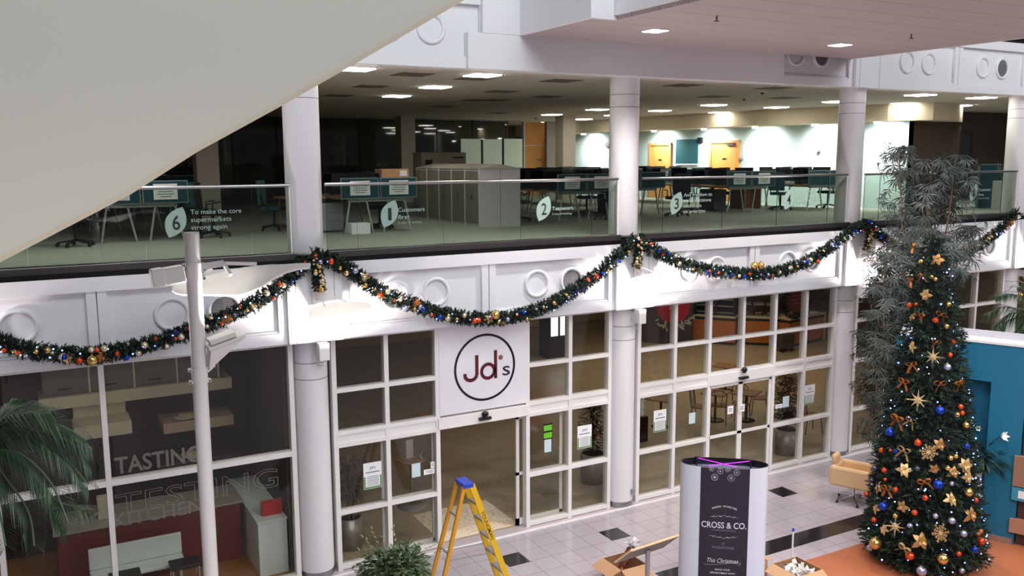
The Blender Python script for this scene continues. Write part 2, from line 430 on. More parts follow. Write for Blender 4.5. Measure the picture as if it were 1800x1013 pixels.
# ------------------------------------------------------------------ bridge across the atrium, seen from below
PINK = gridmat('bridge_boards', (166, 152, 152), (110, 96, 96), 0, 0.62, 0, 0.012, 0, -0.30, rough=0.7, vary=0.02)
b = MB().box(3.62, -2.36, 8.69, 11.45, -0.26, 9.05).box(4.02, -9.5, 8.69, 11.45, -2.36, 9.05)
struct(b.build('ceiling_bridge', PINK))
b = MB().box(3.56, -2.36, 8.69, 3.62, -0.26, 10.9).box(2.88, -0.34, 8.69, 3.62, -0.26, 10.9).box(2.88, -0.26, 8.69, 2.94, 0.0, 10.9)
struct(b.build('wall_bridge_left', WHITE))
struct(MB().box(3.56, -2.42, 8.69, 4.02, -2.36, 10.9).box(3.96, -9.5, 8.75, 4.02, -2.42, 10.9).box(11.45, -9.5, 8.69, 11.51, -0.26, 10.6).build('wall_bridge_right', WHITE))
SPR = mat('sprinkler', (120, 90, 84), 0.5)
for i, (px_, py_) in enumerate(((1260, 28), (1602, 60))):
    p = P(px_, py_, 'z', 8.69)
    t = thing('sprinkler', 'small ceiling sprinkler on the pink bridge underside ' + ('above left of the middle' if i == 0 else 'near its right-hand corner'), 'sprinkler', (p.x, p.y, 8.69), 'sprinklers of the bridge')
    MB().cyl((p.x, p.y, 8.69), (p.x, p.y, 8.62), 0.012, n=8).build('stem', SPR, t)
    MB().cyl((p.x, p.y, 8.62), (p.x, p.y, 8.612), 0.04, n=12).build('deflector', SPR, t)
LAMPW = mat('lamp_white', (255, 252, 250), 0.4, emit=14, vary=0)
for i, (px_, py_) in enumerate(((1152, 53), (1477, 78))):
    p = P(px_, py_, 'z', 8.69)
    t = thing('ceiling_lamp', 'bright square downlight in the pink bridge underside, the ' + ('left' if i == 0 else 'right') + ' one of two', 'ceiling lamp', (p.x, p.y, 8.69), 'downlights of the bridge')
    MB().box(p.x - 0.165, p.y - 0.165, 8.675, p.x + 0.165, p.y + 0.165, 8.692).build('frame', WHITE, t)
    MB().box(p.x - 0.145, p.y - 0.145, 8.668, p.x + 0.145, p.y + 0.145, 8.676).build('diffuser', LAMPW, t)

# ------------------------------------------------------------------ cream flank of the escalator close overhead
pts = [(-6.4, 4.72), (-5.0, 5.62), (-3.91, 6.28), (-3.37, 6.56), (-3.07, 6.75), (-2.65, 6.98), (-2.23, 7.22), (-1.68, 7.54), (0.5, 8.86)]
poly = pts + [(0.5, 11.4), (-6.4, 11.4)]
b = MB().prism(poly, (0, -9, 0), X3, Z3, Y3, 0.6)
b.prism([(x, z - 0.012) for x, z in pts] + [(x, z + 0.012) for x, z in reversed(pts)], (0, -9.012, 0), X3, Z3, Y3, 0.62, 1)
struct(b.build('wall_escalator', [CREAM, mat('cladding_edge', (150, 138, 122), 0.5)]))

# ------------------------------------------------------------------ office walls
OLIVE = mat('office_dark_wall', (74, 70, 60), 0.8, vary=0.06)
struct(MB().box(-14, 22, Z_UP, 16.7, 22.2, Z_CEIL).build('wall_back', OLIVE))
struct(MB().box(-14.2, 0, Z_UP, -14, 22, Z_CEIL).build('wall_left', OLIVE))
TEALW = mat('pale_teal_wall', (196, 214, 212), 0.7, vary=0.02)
WALLR = [(16.62, 22), (16.7, 17.3), (17.25, 10.5), (17.65, 6.2), (17.95, 3.2)]
struct(MB().prism(WALLR + [(x + 0.2, y) for x, y in reversed(WALLR)], (0, 0, Z_UP), X3, Y3, Z3, Z_CEIL - Z_UP).build('wall_right', TEALW))
SOFC = mat('soffit_cream', (214, 202, 176), 0.8, vary=0.02)
sp_ = [(15.9, 22)] + [tuple(P(x, y, 'z', 7.66).xy) for x, y in ((1011, 235), (1130, 229), (1350, 220), (1482, 216), (1560, 213), (1640, 211), (1680, 212), (1692, 215), (1680, 219), (1640, 222), (1607, 223))] + [(18.4, 3.6), (18.4, 22)]
struct(MB().prism(sp_, (0, 0, 7.66), X3, Y3, Z3, 0.47).build('ceiling_soffit', SOFC))
BROWN = mat('lobby_brown', (84, 70, 60), 0.8)
b = MB().box(17.95, 3.2, Z_UP, 20.2, 3.4, Z_CEIL).box(20.2, 5.5, Z_UP, 32, 5.7, Z_CEIL, 0).box(20.1, 3.4, Z_UP, 20.2, 5.7, Z_CEIL)
struct(b.build('wall_lobby', BROWN))
# cafe and kitchen walls
CAFW = mat('cafe_wall', (190, 172, 132), 0.8, vary=0.03)
struct(MB().box(-0.3, 16.8, 0, 30, 17, Z_F0).build('wall_cafe_back', CAFW))
struct(MB().box(29.8, 0.2, 0, 30, 16.8, Z_F0).build('wall_cafe_right', CAFW))
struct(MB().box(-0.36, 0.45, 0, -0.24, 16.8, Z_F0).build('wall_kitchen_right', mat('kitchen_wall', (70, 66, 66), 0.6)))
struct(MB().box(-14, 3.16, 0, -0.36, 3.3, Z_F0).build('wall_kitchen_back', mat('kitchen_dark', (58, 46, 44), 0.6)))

# ------------------------------------------------------------------ columns
NAMES = ['left of the shop sign', 'right of the shop sign', 'left of the christmas tree', 'at the right edge']
for k in range(4):
    c = 6 * k
    t = thing('column', 'round white column ' + NAMES[k] + ', running up both storeys', 'column', (c, COLY, 0), 'round columns of the front')
    b = MB()
    b.cyl((c, COLY, 0.13), (c, COLY, Z_F0), COLR, n=48)
    for z in (3.30, 3.56): b.cyl((c, COLY, z), (c, COLY, z + 0.012), COLR + 0.0015, n=48, mi=1)
    b.build('shaft', [COLW, GREYLINE], t)
    MB().cyl((c, COLY, 0.02), (c, COLY, 0.13), COLR - 0.004, n=48).build('base_ring', STEEL, t, label='brushed steel base ring')
    b = MB().lathe([(0.0, 5.22), (0.20, 5.23), (0.262, 5.26), (0.272, 5.3), (0.272, 8.13)], (c, COLY - 0.02, 0), n=48)
    for z in (7.6, 7.82): b.cyl((c, COLY - 0.02, z), (c, COLY - 0.02, z + 0.01), 0.2735, n=48, mi=1)
    b.build('upper_shaft', [COLW, GREYLINE], t)
    if k == 1: MB().box(c + 0.10, COLY - 0.285, 0.27, c + 0.17, COLY - 0.24, 0.36).build('socket', GREYMET, t)

# ------------------------------------------------------------------ shop windows
H_HEAD, H_BAND, H_TRAN = 2.135, 2.335, 3.04
def mull(b, x, z0, z1, w=0.075): b.box(x - w / 2, -0.02, z0, x + w / 2, 0.12, z1)
def rail(b, x0, x1, z, h=0.07): b.box(x0, -0.018, z - h / 2, x1, 0.118, z + h / 2)
def pane(b, x0, x1, z0, z1): b.box(x0, 0.045, z0, x1, 0.055, z1)
def leaf(b, g, x0, x1, y0, z0=0.03, z1=2.10):
    """sliding door leaf"""
    for x in (x0, x1 - 0.06): b.box(x, y0, z0, x + 0.06, y0 + 0.04, z1)
    b.box(x0, y0, z0, x1, y0 + 0.04, z0 + 0.13); b.box(x0, y0, z1 - 0.06, x1, y0 + 0.04, z1)
    b.box(x0, y0, 0.98, x1, y0 + 0.04, 1.04)
    g.box(x0 + 0.05, y0 + 0.015, z0 + 0.1, x1 - 0.05, y0 + 0.023, z1 - 0.05)
# window_1: the kitchen
b = MB(); g = MB()
for x in (-5.66, -3.0, -0.34): mull(b, x, 0.02, Z_F0)
for x in (-4.38,): mull(b, x, 0.02, H_HEAD)
for z in (0.07, H_HEAD): rail(b, -5.7, -0.3, z, 0.085)
rail(b, -5.7, -0.3, 3.9, 0.08); pane(g, -5.66, -0.34, 0.05, Z_F0)
o = struct(b.build('window_1', FRAME)); g.build('panes', GLASSW, o)
# window_2: left and right of the open doors, under and beside the shop sign
b = MB(); g = MB()
for x in (0.34, 1.22, 2.12, 3.88, 4.78, 5.66): mull(b, x, 0.02, Z_F0)
for x0, x1 in ((0.34, 2.12), (3.88, 5.66)):
    for z in (0.07, 1.0, H_HEAD, H_BAND, H_TRAN, 3.90): rail(b, x0, x1, z)
    b.box(x0, 0.0, H_HEAD, x1, 0.1, H_BAND); pane(g, x0, x1, 0.05, H_HEAD); pane(g, x0, x1, H_BAND, Z_F0)
o = struct(b.build('window_2', FRAME)); g.build('panes', GLASSW, o)
# window_3
b = MB(); g = MB()
for x in (6.34, 7.22, 8.1, 9.88, 10.78, 11.66): mull(b, x, 0.02, Z_F0)
mull(b, 8.99, H_BAND, Z_F0)
for x0, x1 in ((6.34, 8.1), (9.88, 11.66)):
    for z in (0.07, 1.0): rail(b, x0, x1, z)
    pane(g, x0, x1, 0.05, H_HEAD)
for z in (H_HEAD, H_BAND, H_TRAN, 3.90): rail(b, 6.34, 11.66, z)
b.box(6.34, 0.0, H_HEAD, 11.66, 0.1, H_BAND); pane(g, 6.34, 11.66, H_BAND, Z_F0)
o = struct(b.build('window_3', FRAME)); g.build('panes', GLASSW, o)
# window_4
b = MB(); g = MB()
for x in (12.34, 13.4, 14.5, 15.6, 16.6, 17.66): mull(b, x, 0.02, Z_F0)
for z in (0.07, 1.0, H_HEAD, 3.06, 3.90): rail(b, 12.34, 17.66, z)
pane(g, 12.34, 17.66, 0.05, Z_F0)
o = struct(b.build('window_4', FRAME)); g.build('panes', GLASSW, o)
# door_1 stands open, its leaves parked behind the fixed lights; door_2 is shut
b = MB(); b.box(2.12, -0.05, H_HEAD, 3.88, 0.17, H_BAND)
o = struct(b.build('door_1', FRAME, bevel=0.006))
for x0 in (1.14, 3.72):
    l = MB(); g = MB(); leaf(l, g, x0, x0 + 0.98, 0.13)
    q = l.build('door_leaf', FRAME, o); g.build('door_glass', GLASSW, q)
b = MB().box(2.87, -0.11, 2.20, 3.1, -0.05, 2.245).cyl((2.985, -0.09, 2.245), (2.985, -0.09, 2.30), 0.03, 0.06, n=16).sphere((2.985, -0.09, 2.32), 0.06, sc_=(1, 0.8, 0.6))
b.build('door_sensor', DARK, o, label='black door sensor')
b = MB(); b.box(8.1, -0.03, H_HEAD - 0.02, 9.88, 0.15, H_BAND)
o = struct(b.build('door_2', FRAME, bevel=0.006))
for x0, x1 in ((8.13, 8.99), (8.99, 9.85)):
    l = MB(); g = MB(); leaf(l, g, x0, x1, 0.02)
    q = l.build('door_leaf', FRAME, o); g.build('door_glass', GLASSW, q)
b = MB().box(8.87, -0.10, 2.17, 9.1, -0.03, 2.215).cyl((8.985, -0.08, 2.30), (8.985, -0.08, 2.37), 0.03, 0.065, n=16).sphere((8.985, -0.08, 2.38), 0.062, sc_=(1, 0.8, 0.6))
b.build('door_sensor', DARK, o, label='black door sensor')

# ------------------------------------------------------------------ glass balustrades of the upper floor
NUMD = mat('numeral_dark', (26, 36, 36), 0.7)
FROST = mat('frosted_lettering', (150, 174, 164), 0.8, vary=0.02)
def leafmark(b, cx, cz, dig, w=0.29, h=0.42):
    """slanted leaf-shaped badge with a cut-out-like dark numeral"""
    a = (cx - w * 0.30, cz - h * 0.5); c = (cx + w * 0.40, cz + h * 0.52); pts = []
    dx, dz = c[0] - a[0], c[1] - a[1]; L_ = sqrt(dx * dx + dz * dz); nx, nz = -dz / L_, dx / L_
    for s in (1, -1):
        for i in range(9):
            t = i / 9 if s == 1 else 1 - i / 9
            bu = sin(pi * t) ** 0.8 * 0.14 * s
            pts.append((a[0] + dx * t + nx * bu, a[1] + dz * t + nz * bu))
    b.prism(pts, (0, -0.108, 0), X3, Z3, -Y3, 0.002)
    b.text(dig, (cx + 0.02, -0.1125, cz - 0.1), X3, Z3, h=0.2, w=0.105 if dig != '1' else 0.058, align='CENTER', mi=1, bold=0.012 if dig != '1' else 0.0)
WORDS = {-1: ('6', -1.92, 5.82, [('To make the core', -1.70, 5.93, 0.71), ('supermarkets', -1.70, 5.82, 0.56), ('strong again', -1.70, 5.71, 0.50)]),
         0: ('1', 1.29, 5.83, [('Customers', 1.45, 5.86, 0.46), ('first', 1.45, 5.745, 0.2), ]),
         1: ('2', 4.14, 5.82, [('Teamwork', 4.33, 5.79, 0.44)]),
         2: ('3', 7.07, 5.83, [('And freedom to', 7.26, 5.955, 0.70), ('make decisions', 7.26, 5.85, 0.68), ('within the', 7.26, 5.745, 0.44), ('six priorities', 7.26, 5.64, 0.54)]),
         3: ('4', 10.0, 5.83, [('Listening hard', 10.2, 5.96, 0.56), ('and responding', 10.2, 5.865, 0.66), ('quickly wherever', 10.2, 5.77, 0.74), ('I can', 10.2, 5.675, 0.2)]),
         4: ('1', 16.05, 5.83, [('Customers', 16.26, 5.86, 0.46), ('first', 16.26, 5.745, 0.2)])}
SMALL = {0: ('5 ways of working', 1.45, 5.67, 0.40), 1: ('5 ways of working', 4.33, 5.71, 0.40), 4: ('5 ways of working', 16.26, 5.67, 0.40)}
BL = ['above the dark kitchen window', 'above the shop sign', 'above the closed cafe doors', 'behind the christmas tree top']
for i, k in enumerate((-1, 0, 1, 2)):
    x0, x1 = 6 * k + 0.27, 6 * k + 5.73
    t = thing('balustrade', 'glass balustrade with steel handrail on the upper floor edge, ' + BL[i], 'balustrade', (6 * k + 3, -0.1, 5.235), 'glass balustrades')
    b = MB().box(x0, -0.23, 5.20, x1, -0.03, 5.305)
    b.build('base_channel', mat('channel_steel', (100, 96, 96), 0.3, 0.8, vary=0.08), t, bevel=0.008)
    b = MB().tube([(x0, -0.1, 6.313), (x1, -0.1, 6.313)], 0.027, 14)
    b.build('handrail', STEEL, t)
    js = [x0] + [6 * k + j for j in (0.76, 2.23, 3.69, 5.16)] + [x1]
    for a, c in zip(js, js[1:]):
        q = MB().box(a + 0.006, -0.106, 5.27, c - 0.006, -0.094, 6.30).build('glass_panel', GLASSB, t)
        MB().box(a + 0.0045, -0.1065, 5.27, a + 0.0075, -0.0935, 6.30).build('edge', EDGE, q)
    for xp in (x1 - 0.005,): MB().box(xp - 0.012, -0.12, 5.3, xp + 0.012, -0.08, 6.31).build('end_post', FRAME, t)
    for w_ in {-1: [-1], 0: [0, 1], 1: [2, 3], 2: [4]}[k]:
        dig, lx, lz, ls = WORDS[w_]; b = MB()
        leafmark(b, lx, lz, dig); b.build('leaf_badge', [FROST, NUMD], t, label='frosted leaf-shaped badge with the numeral ' + dig)
        for s_, x, z, wd in ls: MB().text(s_, (x, -0.109, z), X3, Z3, w=wd, h=0.066, bold=0.008).build('lettering', FROST, t)
        if w_ in SMALL:
            s_, x, z, wd = SMALL[w_]; MB().text(s_, (x, -0.109, z), X3, Z3, w=wd, h=0.036).build('small_lettering', FROST, t)

# ------------------------------------------------------------------ the shop sign over the open doors
MAROON = mat('maroon', (84, 16, 32), 0.4, vary=0.02)
t = thing('shop_sign', 'white panel sign with a black ring and maroon letters over the open doors', 'sign', (3.0, -0.02, 2.37))
MB().box(2.155, -0.03, 2.37, 3.845, 0.03, Z_F0).build('panel', mat('sign_white', (226, 222, 228), 0.4, vary=0.01), t)
MB().lathe([(0.552, 0.0), (0.552, 0.006), (0.592, 0.006), (0.592, 0.0)], (3.02, -0.03, 3.12), (0, -1, 0), 72, smooth=False).build('ring', BLACK, t)
b = MB()
def stroke(pts, wd): 
    for p, q in zip(pts, pts[1:]):
        b.bar((p[0], -0.033, p[1]), (q[0], -0.033, q[1]), 0.006, wd, up=(0, -1, 0)) if False else b.bar((p[0], -0.034, p[1]), (q[0], -0.034, q[1]), wd, 0.006, up=(0, -1, 0))
J = [(2.86, 3.35), (2.86, 3.02)] + [(2.745 + 0.115 * cos(a), 3.02 + 0.10 * sin(a)) for a in [-radians(x) for x in range(0, 200, 14)]]
stroke(J, 0.062)
ring = [(3.075 + 0.125 * cos(radians(a)), 3.045 + 0.125 * sin(radians(a))) for a in range(0, 361, 12)]
stroke(ring, 0.058); stroke([(3.225, 3.40), (3.225, 2.90)], 0.058)
b.build('letters', MAROON, t, label='maroon letters J and d')
b = MB().cyl((3.325, -0.03, 3.26), (3.325, -0.037, 3.26), 0.045, n=24); b.build('dot', mat('dot_brown', (140, 92, 80), 0.5), t)
b = MB().text('s', (3.36, -0.034, 2.93), X3, Z3, w=0.15, size=0.36, bold=0.004); b.build('small_letter', mat('letter_black', (40, 26, 34), 0.5), t)
# ================================================================== THINGS IN THE ATRIUM
WHITEMET = mat('white_metal', (226, 224, 222), 0.4, vary=0.02)
# ------------------------------------------------------------------ uplighters with wing reflectors on the columns
def wing(b, near, far, th=0.012):
    """near/far: point lists of the two long edges of the curved reflector sheet"""
    n = 13; g = []
    def along(pts, t):
        k = t * (len(pts) - 1); i = min(int(k), len(pts) - 2); f = k - i
        return V(pts[i]).lerp(V(pts[i + 1]), f)
    for i in range(n):
        t = i / (n - 1); a = along(near, t); c = along(far, t); row = []
        for j in range(7):
            s = j / 6; p = a.lerp(c, s); p.z += 0.03 * sin(pi * s); row.append(p)
        g.append(row)
    b.sheet(g, th)
for k in range(4):
    c = 6 * k
    t = thing('uplighter', 'white uplighter box with wing reflector on the column ' + NAMES[k], 'wall lamp', (c, -0.33, 3.65), 'wing-shaped uplighters on the columns')
    b = MB().box(c - 0.01, -0.46, 3.66, c + 0.15, -0.30, 3.93); b.build('lamp_box', WHITEMET, t, bevel=0.008)
    MB().box(c + 0.02, -0.31, 3.70, c + 0.12, -0.13, 3.86).build('bracket', WHITEMET, t)
    near = [(c - 0.25 + 0.99 * i / 6, -0.80, 4.42 + z) for i, z in enumerate((0, 0.0, 0.003, 0.01, 0.02, 0.035, 0.05))]
    far = [(c - 0.10 + 0.84 * i / 6, -0.34, 4.47 + z) for i, z in enumerate((0.0, 0.03, 0.05, 0.06, 0.06, 0.05, 0.03))]
    b = MB(); wing(b, near, far); b.build('wing_reflector', WINGM, t)
    b = MB().box(c - 0.05, -0.345, 4.52, c + 0.0, -0.31, 4.78)
    b.tube([(c, -0.34, 4.72), (c + 0.12, -0.42, 4.68), (c + 0.42, -0.5, 4.55)], 0.014, 8).tube([(c, -0.34, 4.60), (c + 0.06, -0.45, 4.6), (c + 0.08, -0.52, 4.50)], 0.012, 8)
    b.build('reflector_arm', WHITEMET, t)
    MB().tube([(c + 0.08, -0.36, 3.66), (c + 0.07, -0.36, 3.56), (c + 0.03, -0.25, 3.55), (c + 0.02, -0.16, 3.6)], 0.008, 6).build('cable', WHITEMET, t)

# ------------------------------------------------------------------ lamp post in the foreground
POLE = mat('pole_grey_white', (208, 202, 200), 0.35, vary=0.02)
px0, py0 = -2.575, -5.60
t = thing('lamp_post', 'tall slim white lamp post with a curved wing reflector before the dark kitchen window', 'lamp post', (px0, py0, 0))
MB().cyl((px0, py0, 0), (px0, py0, 6.09), 0.063, n=32).build('pole', POLE, t)
MB().cyl((px0, py0, 6.09), (px0, py0, 6.10), 0.060, n=32).cyl((px0, py0, 0), (px0, py0, 0.02), 0.13, n=32).build('end_cap', POLE, t)
def zat(y, x=345): return P(x, y, 'y', py0).z
for za, zb in ((zat(493), zat(462)), (zat(672, 360), zat(645, 360))):
    b = MB().cyl((px0, py0, za), (px0, py0, zb), 0.068, n=32)
    for z in (za + 0.015, zb - 0.015):
        b.box(px0 - 0.09, py0 - 0.03, z - 0.012, px0 - 0.06, py0 + 0.03, z + 0.012).box(px0 + 0.06, py0 - 0.03, z - 0.012, px0 + 0.09, py0 + 0.03, z + 0.012)
        for s in (-1, 1): b.cyl((px0 + s * 0.078, py0 - 0.034, z), (px0 + s * 0.078, py0 - 0.028, z), 0.008, n=8, mi=1)
    b.build('collar', [POLE, DARK], t)
z = zat(483, 315)
b = MB().obox((px0 - 0.20, py0 - 0.03, z), (1, 0, 0.12), Y3, (-0.12, 0, 1), 0.12, 0.075, 0.07); b.build('junction_box', POLE, t, bevel=0.012)
MB().obox((px0 - 0.29, py0 - 0.03, z - 0.01), (1, 0, 0.12), Y3, (-0.12, 0, 1), 0.05, 0.08, 0.075).build('box_cover', POLE, t, bevel=0.01)
near = [P(x, y, 'y', py0 + 0.10) for x, y in ((303, 510), (312, 517), (340, 518), (375, 518), (420, 519), (450, 509), (482, 488), (512, 474), (545, 470))]
far = [P(x, y, 'y', py0 + 0.62) for x, y in ((306, 503), (318, 498), (345, 490), (375, 482), (405, 474), (440, 468), (475, 465), (510, 465), (546, 466))]
b = MB(); wing(b, near, far, 0.014); b.build('wing_reflector', WINGM, t)
q = P(393, 463, 'y', py0 - 0.05)
b = MB().bar((px0 + 0.05, py0, zat(470)), q, 0.06, 0.05).bar(q, P(450, 464, 'y', py0 + 0.05), 0.025, 0.03).bar(q, P(405, 484, 'y', py0 - 0.15), 0.025, 0.03)
b.bar((px0 + 0.05, py0, zat(486)), P(372, 472, 'y', py0), 0.04, 0.03)
b.build('reflector_arm', POLE, t)
# projector below, aimed up at the wing
c0 = P(376, 640, 'y', py0); c1 = P(396, 603, 'y', py0)
b = MB(); ax = V((0.80, 0, 0.60)).normalized(); sd = V((0.60, 0, -0.80)).normalized()
vs = []
for p, h1, h2 in ((c0, 0.05, 0.05), (c1, 0.14, 0.10)):
    vs += [p + V((h1 * i, h2 * j, 0.04 * i)) for i, j in ((-1, -1), (1, -1), (1, 1), (-1, 1))]
b.add(vs, [(3, 2, 1, 0), (4, 5, 6, 7), (0, 1, 5, 4), (1, 2, 6, 5), (2, 3, 7, 6), (3, 0, 4, 7)])
b.build('projector', POLE, t)
b = MB().obox(c1 + V((0, 0, 0.02)), (1, 0, 0.28), Y3, (-0.28, 0, 1), 0.16, 0.11, 0.015).obox(c1 + V((-0.03, 0, 0.055)), (1, 0, 0.28), Y3, (-0.28, 0, 1), 0.11, 0.09, 0.02)
b.build('lamp_frame', POLE, t)
light('lamp_post_light', 'SPOT', c1 + V((-0.03, 0, 0.12)), 190, (1, 0.97, 0.95), aim=c1 + V((-0.15, 0.3, 1.0)), spot_size=radians(110), spot_blend=0.6, shadow_soft_size=0.06)
MB().bar((px0 + 0.06, py0, zat(652, 360)), c0, 0.03, 0.04).build('projector_arm', POLE, t)

# ------------------------------------------------------------------ garlands
PINEG = [PINE, PINED]
def sprig(b, o, d, L, n=7, w=0.012, mi=0, rg=rnd):
    """one conifer tip: needles fanned along a short twig"""
    o = V(o); d = V(d).normalized(); a = d.orthogonal().normalized(); c = d.cross(a)
    vs = []; fs = []
    for i in range(n):
        f = 0.15 + 0.85 * i / (n - 1); th = rg.uniform(0, 2 * pi)
        sd = a * cos(th) + c * sin(th); base = o + d * (L * f * 0.75)
        tip = base + (d * 0.75 + sd * 0.75).normalized() * (L * 0.42)
        q = d.cross(sd).normalized() * w
        k = len(vs); vs += [base - q, base + q, tip]; fs.append((k, k + 1, k + 2))
    k = len(vs); q = a * w * 0.7; vs += [o - q, o + q, o + d * L]; fs.append((k, k + 1, k + 2))
    b.add(vs, fs, mi)
def curve(pts, n):
    """smooth points through pts (Catmull-Rom)"""
    pts = [V(p) for p in pts]; out = []
    for k in range(n):
        u = k / (n - 1) * (len(pts) - 1); i = min(int(u), len(pts) - 2); f = u - i
        p0 = pts[max(i - 1, 0)]; p1 = pts[i]; p2 = pts[i + 1]; p3 = pts[min(i + 2, len(pts) - 1)]
        out.append(0.5 * ((2 * p1) + (p2 - p0) * f + (2 * p0 - 5 * p1 + 4 * p2 - p3) * f * f + (3 * p1 - p0 - 3 * p2 + p3) * f ** 3))
    return out
def mesh_of(mb, name, mats):
    o = mb.build(name, mats); me = o.data; bpy.data.objects.remove(o); return me
def inst(me, name, loc, parent=None, scale=1.0, rot=None, label=None):
    o = bpy.data.objects.new(name, me); COL.objects.link(o)
    bs = BASE.get(parent, V((0, 0, 0))) if parent is not None else V((0, 0, 0))
    o.location = V(loc) - bs; o.scale = (scale,) * 3
    if rot is not None: o.rotation_euler = rot
    if parent is not None: o.parent = parent
    BASE[o] = bs
    if label: o['label'] = label
    return o
def bauble_mesh(m, name='bauble'):
    return mesh_of(MB().sphere((0, 0, 0), 1, 18).cyl((0, 0, 0.94), (0, 0, 1.16), 0.22, n=10, mi=1), name, [m, GOLD])
BAUB = {'gold': bauble_mesh(GOLD), 'copper': bauble_mesh(ORANGE), 'silver': bauble_mesh(SILVER), 'blue': bauble_mesh(BLUE), 'champagne': bauble_mesh(mat('champagne', (216, 200, 172), 0.3, 0.6)), 'dark': bauble_mesh(PEWTER)}
bulb_me = mesh_of(MB().sphere((0, 0, 0), 1, 8), 'bulb', BULB)
def petal(b, o, d, n, L, w, mi=0, droop=0.25):
    """pointed petal from o along d lying in the plane of normal n"""
    o = V(o); d = V(d).normalized(); n = V(n).normalized(); s = d.cross(n).normalized()
    L3 = [(0.0, 0.12), (0.35, 0.9), (0.62, 0.8), (1.0, 0.0)]
    vs = []; 
    for f, ww in L3:
        p = o + d * (L * f) - n * (droop * L * f * f)
        vs += [p - s * (w * ww / 2), p + n * (0.06 * L * (1 - f)), p + s * (w * ww / 2)]
    fs = []
    for i in range(3):
        k = 3 * i; fs += [(k, k + 1, k + 4, k + 3), (k + 1, k + 2, k + 5, k + 4)]
    b.add(vs, fs, mi, True)
def flower_mesh(m, name, petals=6, inner=5):
    b = MB()
    for i in range(petals):
        a = 2 * pi * i / petals; petal(b, (0, 0, 0), (cos(a + 0.15 * sin(i * 2.1)), sin(a + 0.15 * sin(i * 2.1)), 0.1 + 0.25 * sin(i * 1.7)), Z3, 1.0 + 0.12 * sin(i * 2.9), 0.62, 0, 0.35)
    for i in range(inner):
        a = 2 * pi * (i + 0.5) / inner; petal(b, (0, 0, 0.04), (cos(a), sin(a), 0.7), Z3, 0.62, 0.34)
    for i in range(5):
        a = 2 * pi * i / 5; b.sphere((0.08 * cos(a), 0.08 * sin(a), 0.12), 0.06, 8, mi=1)
    return mesh_of(b, name, [m, GOLD])
FLOW = {'navy': flower_mesh(NAVY, 'flower'), 'gold': flower_mesh(GOLDM, 'flower'), 'amber': flower_mesh(AMBER, 'flower'), 'antique': flower_mesh(mat('antique_gold', (178, 134, 82), 0.42, 0.5, vary=0.2, scale=25), 'flower', 5, 4)}
def bow_mesh(m):
    b = MB()
    for s in (-1, 1):
        g = []
        for i in range(9):
            t = i / 8; a = 2 * pi * t
            x = s * (0.5 - 0.5 * cos(a)) * 0.75; z = 0.26 * sin(a) + 0.12 * (0.5 - 0.5 * cos(a))
            g.append([(x, -0.2, z), (x, 0.2, z)])
        b.sheet(g, 0.02)
        g = [[(s * 0.75 * f, -0.16, -1.0 * f + 0.12 * sin(4 * f)), (s * 0.75 * f + 0.12, 0.16, -1.0 * f - 0.1 + 0.12 * sin(4 * f))] for f in [i / 5 for i in range(6)]]
        b.sheet(g, 0.02)
    b.sphere((0, 0, 0), 0.16, 10)
    return mesh_of(b, 'bow', [m])
BOW = {'amber': bow_mesh(AMBER), 'gold': bow_mesh(GOLDM)}
def face_cam(p):
    """rotation that turns a +Z-facing ornament outwards (towards the open hall)"""
    return V((-0.5 + rnd.uniform(-0.3, 0.3), -0.85, 0.25 + rnd.uniform(-0.2, 0.3))).to_track_quat('Z', 'Y').to_euler()

def garland(label, pix, seed, nb, nl, big=None, yy=-0.40):
    rg = random.Random(seed)
    pts = curve([P(x, y, 'y', yy) for x, y in pix], 90)
    mid = pts[len(pts) // 2]
    t = thing('garland', label, 'garland', mid, 'christmas garlands along the fascia')
    b = MB()
    b.tube(pts[::3], 0.035, 6, mi=1)
    for k in range(len(pts) - 1):
        p = pts[k]; d = (pts[k + 1] - pts[k]); L_ = d.length; d = d / L_
        a = d.orthogonal().normalized(); c = d.cross(a)
        for _ in range(max(8, int(L_ * 420))):
            th = rg.uniform(0, 2 * pi); s = a * cos(th) + c * sin(th)
            if s.y > 0.8: continue
            o = p + d * L_ * rg.random() + s * 0.03
            sprig(b, o, s + d * rg.uniform(-0.9, 0.9), rg.uniform(0.08, 0.14), 7, 0.012, 0 if rg.random() < 0.75 else 1, rg)
    b.build('foliage', PINEG, t)
    def at(f, r):
        p = pts[min(int(f * (len(pts) - 1)), len(pts) - 1)]
        return p + V((rg.uniform(-0.03, 0.03), -0.075 - rg.uniform(0, 0.02), rg.uniform(-r, r)))
    kinds = ['gold', 'gold', 'champagne', 'copper', 'copper', 'silver', 'champagne', 'blue']
    for i in range(nb):
        f = (i + rg.uniform(0.1, 0.9)) / nb; k = rg.choice(kinds)
        inst(BAUB[k], 'bauble', at(f, 0.085), t, rg.uniform(0.028, 0.05))
    if big:
        for x, y in big: inst(BAUB['gold'], 'bauble', P(x, y, 'y', yy - 0.11), t, 0.075, label='large gold bauble at the lowest point')
    nl = int(nl * 0.6)
    for i in range(nl):
        f = (i + rg.random()) / nl; inst(bulb_me, 'bulb', at(f, 0.10) + V((0, -0.03, 0)), t, rg.uniform(0.008, 0.013))
    for i in range(4):
        f = rg.uniform(0.04, 0.96); k = rg.choice(['navy', 'navy', 'gold', 'amber'])
        inst(FLOW[k], 'flower', at(f, 0.05), t, 0.10, (radians(90) + rg.uniform(-.3, .3), rg.uniform(0, 3), rg.uniform(-.4, .4)))
    for i in range(4):
        f = rg.uniform(0.05, 0.95); inst(BOW['gold'], 'ribbon', at(f, 0.03) + V((0, 0, -0.05)), t, 0.08, (0, rg.uniform(-.5, .5), rg.uniform(-.4, .4)))
    return t
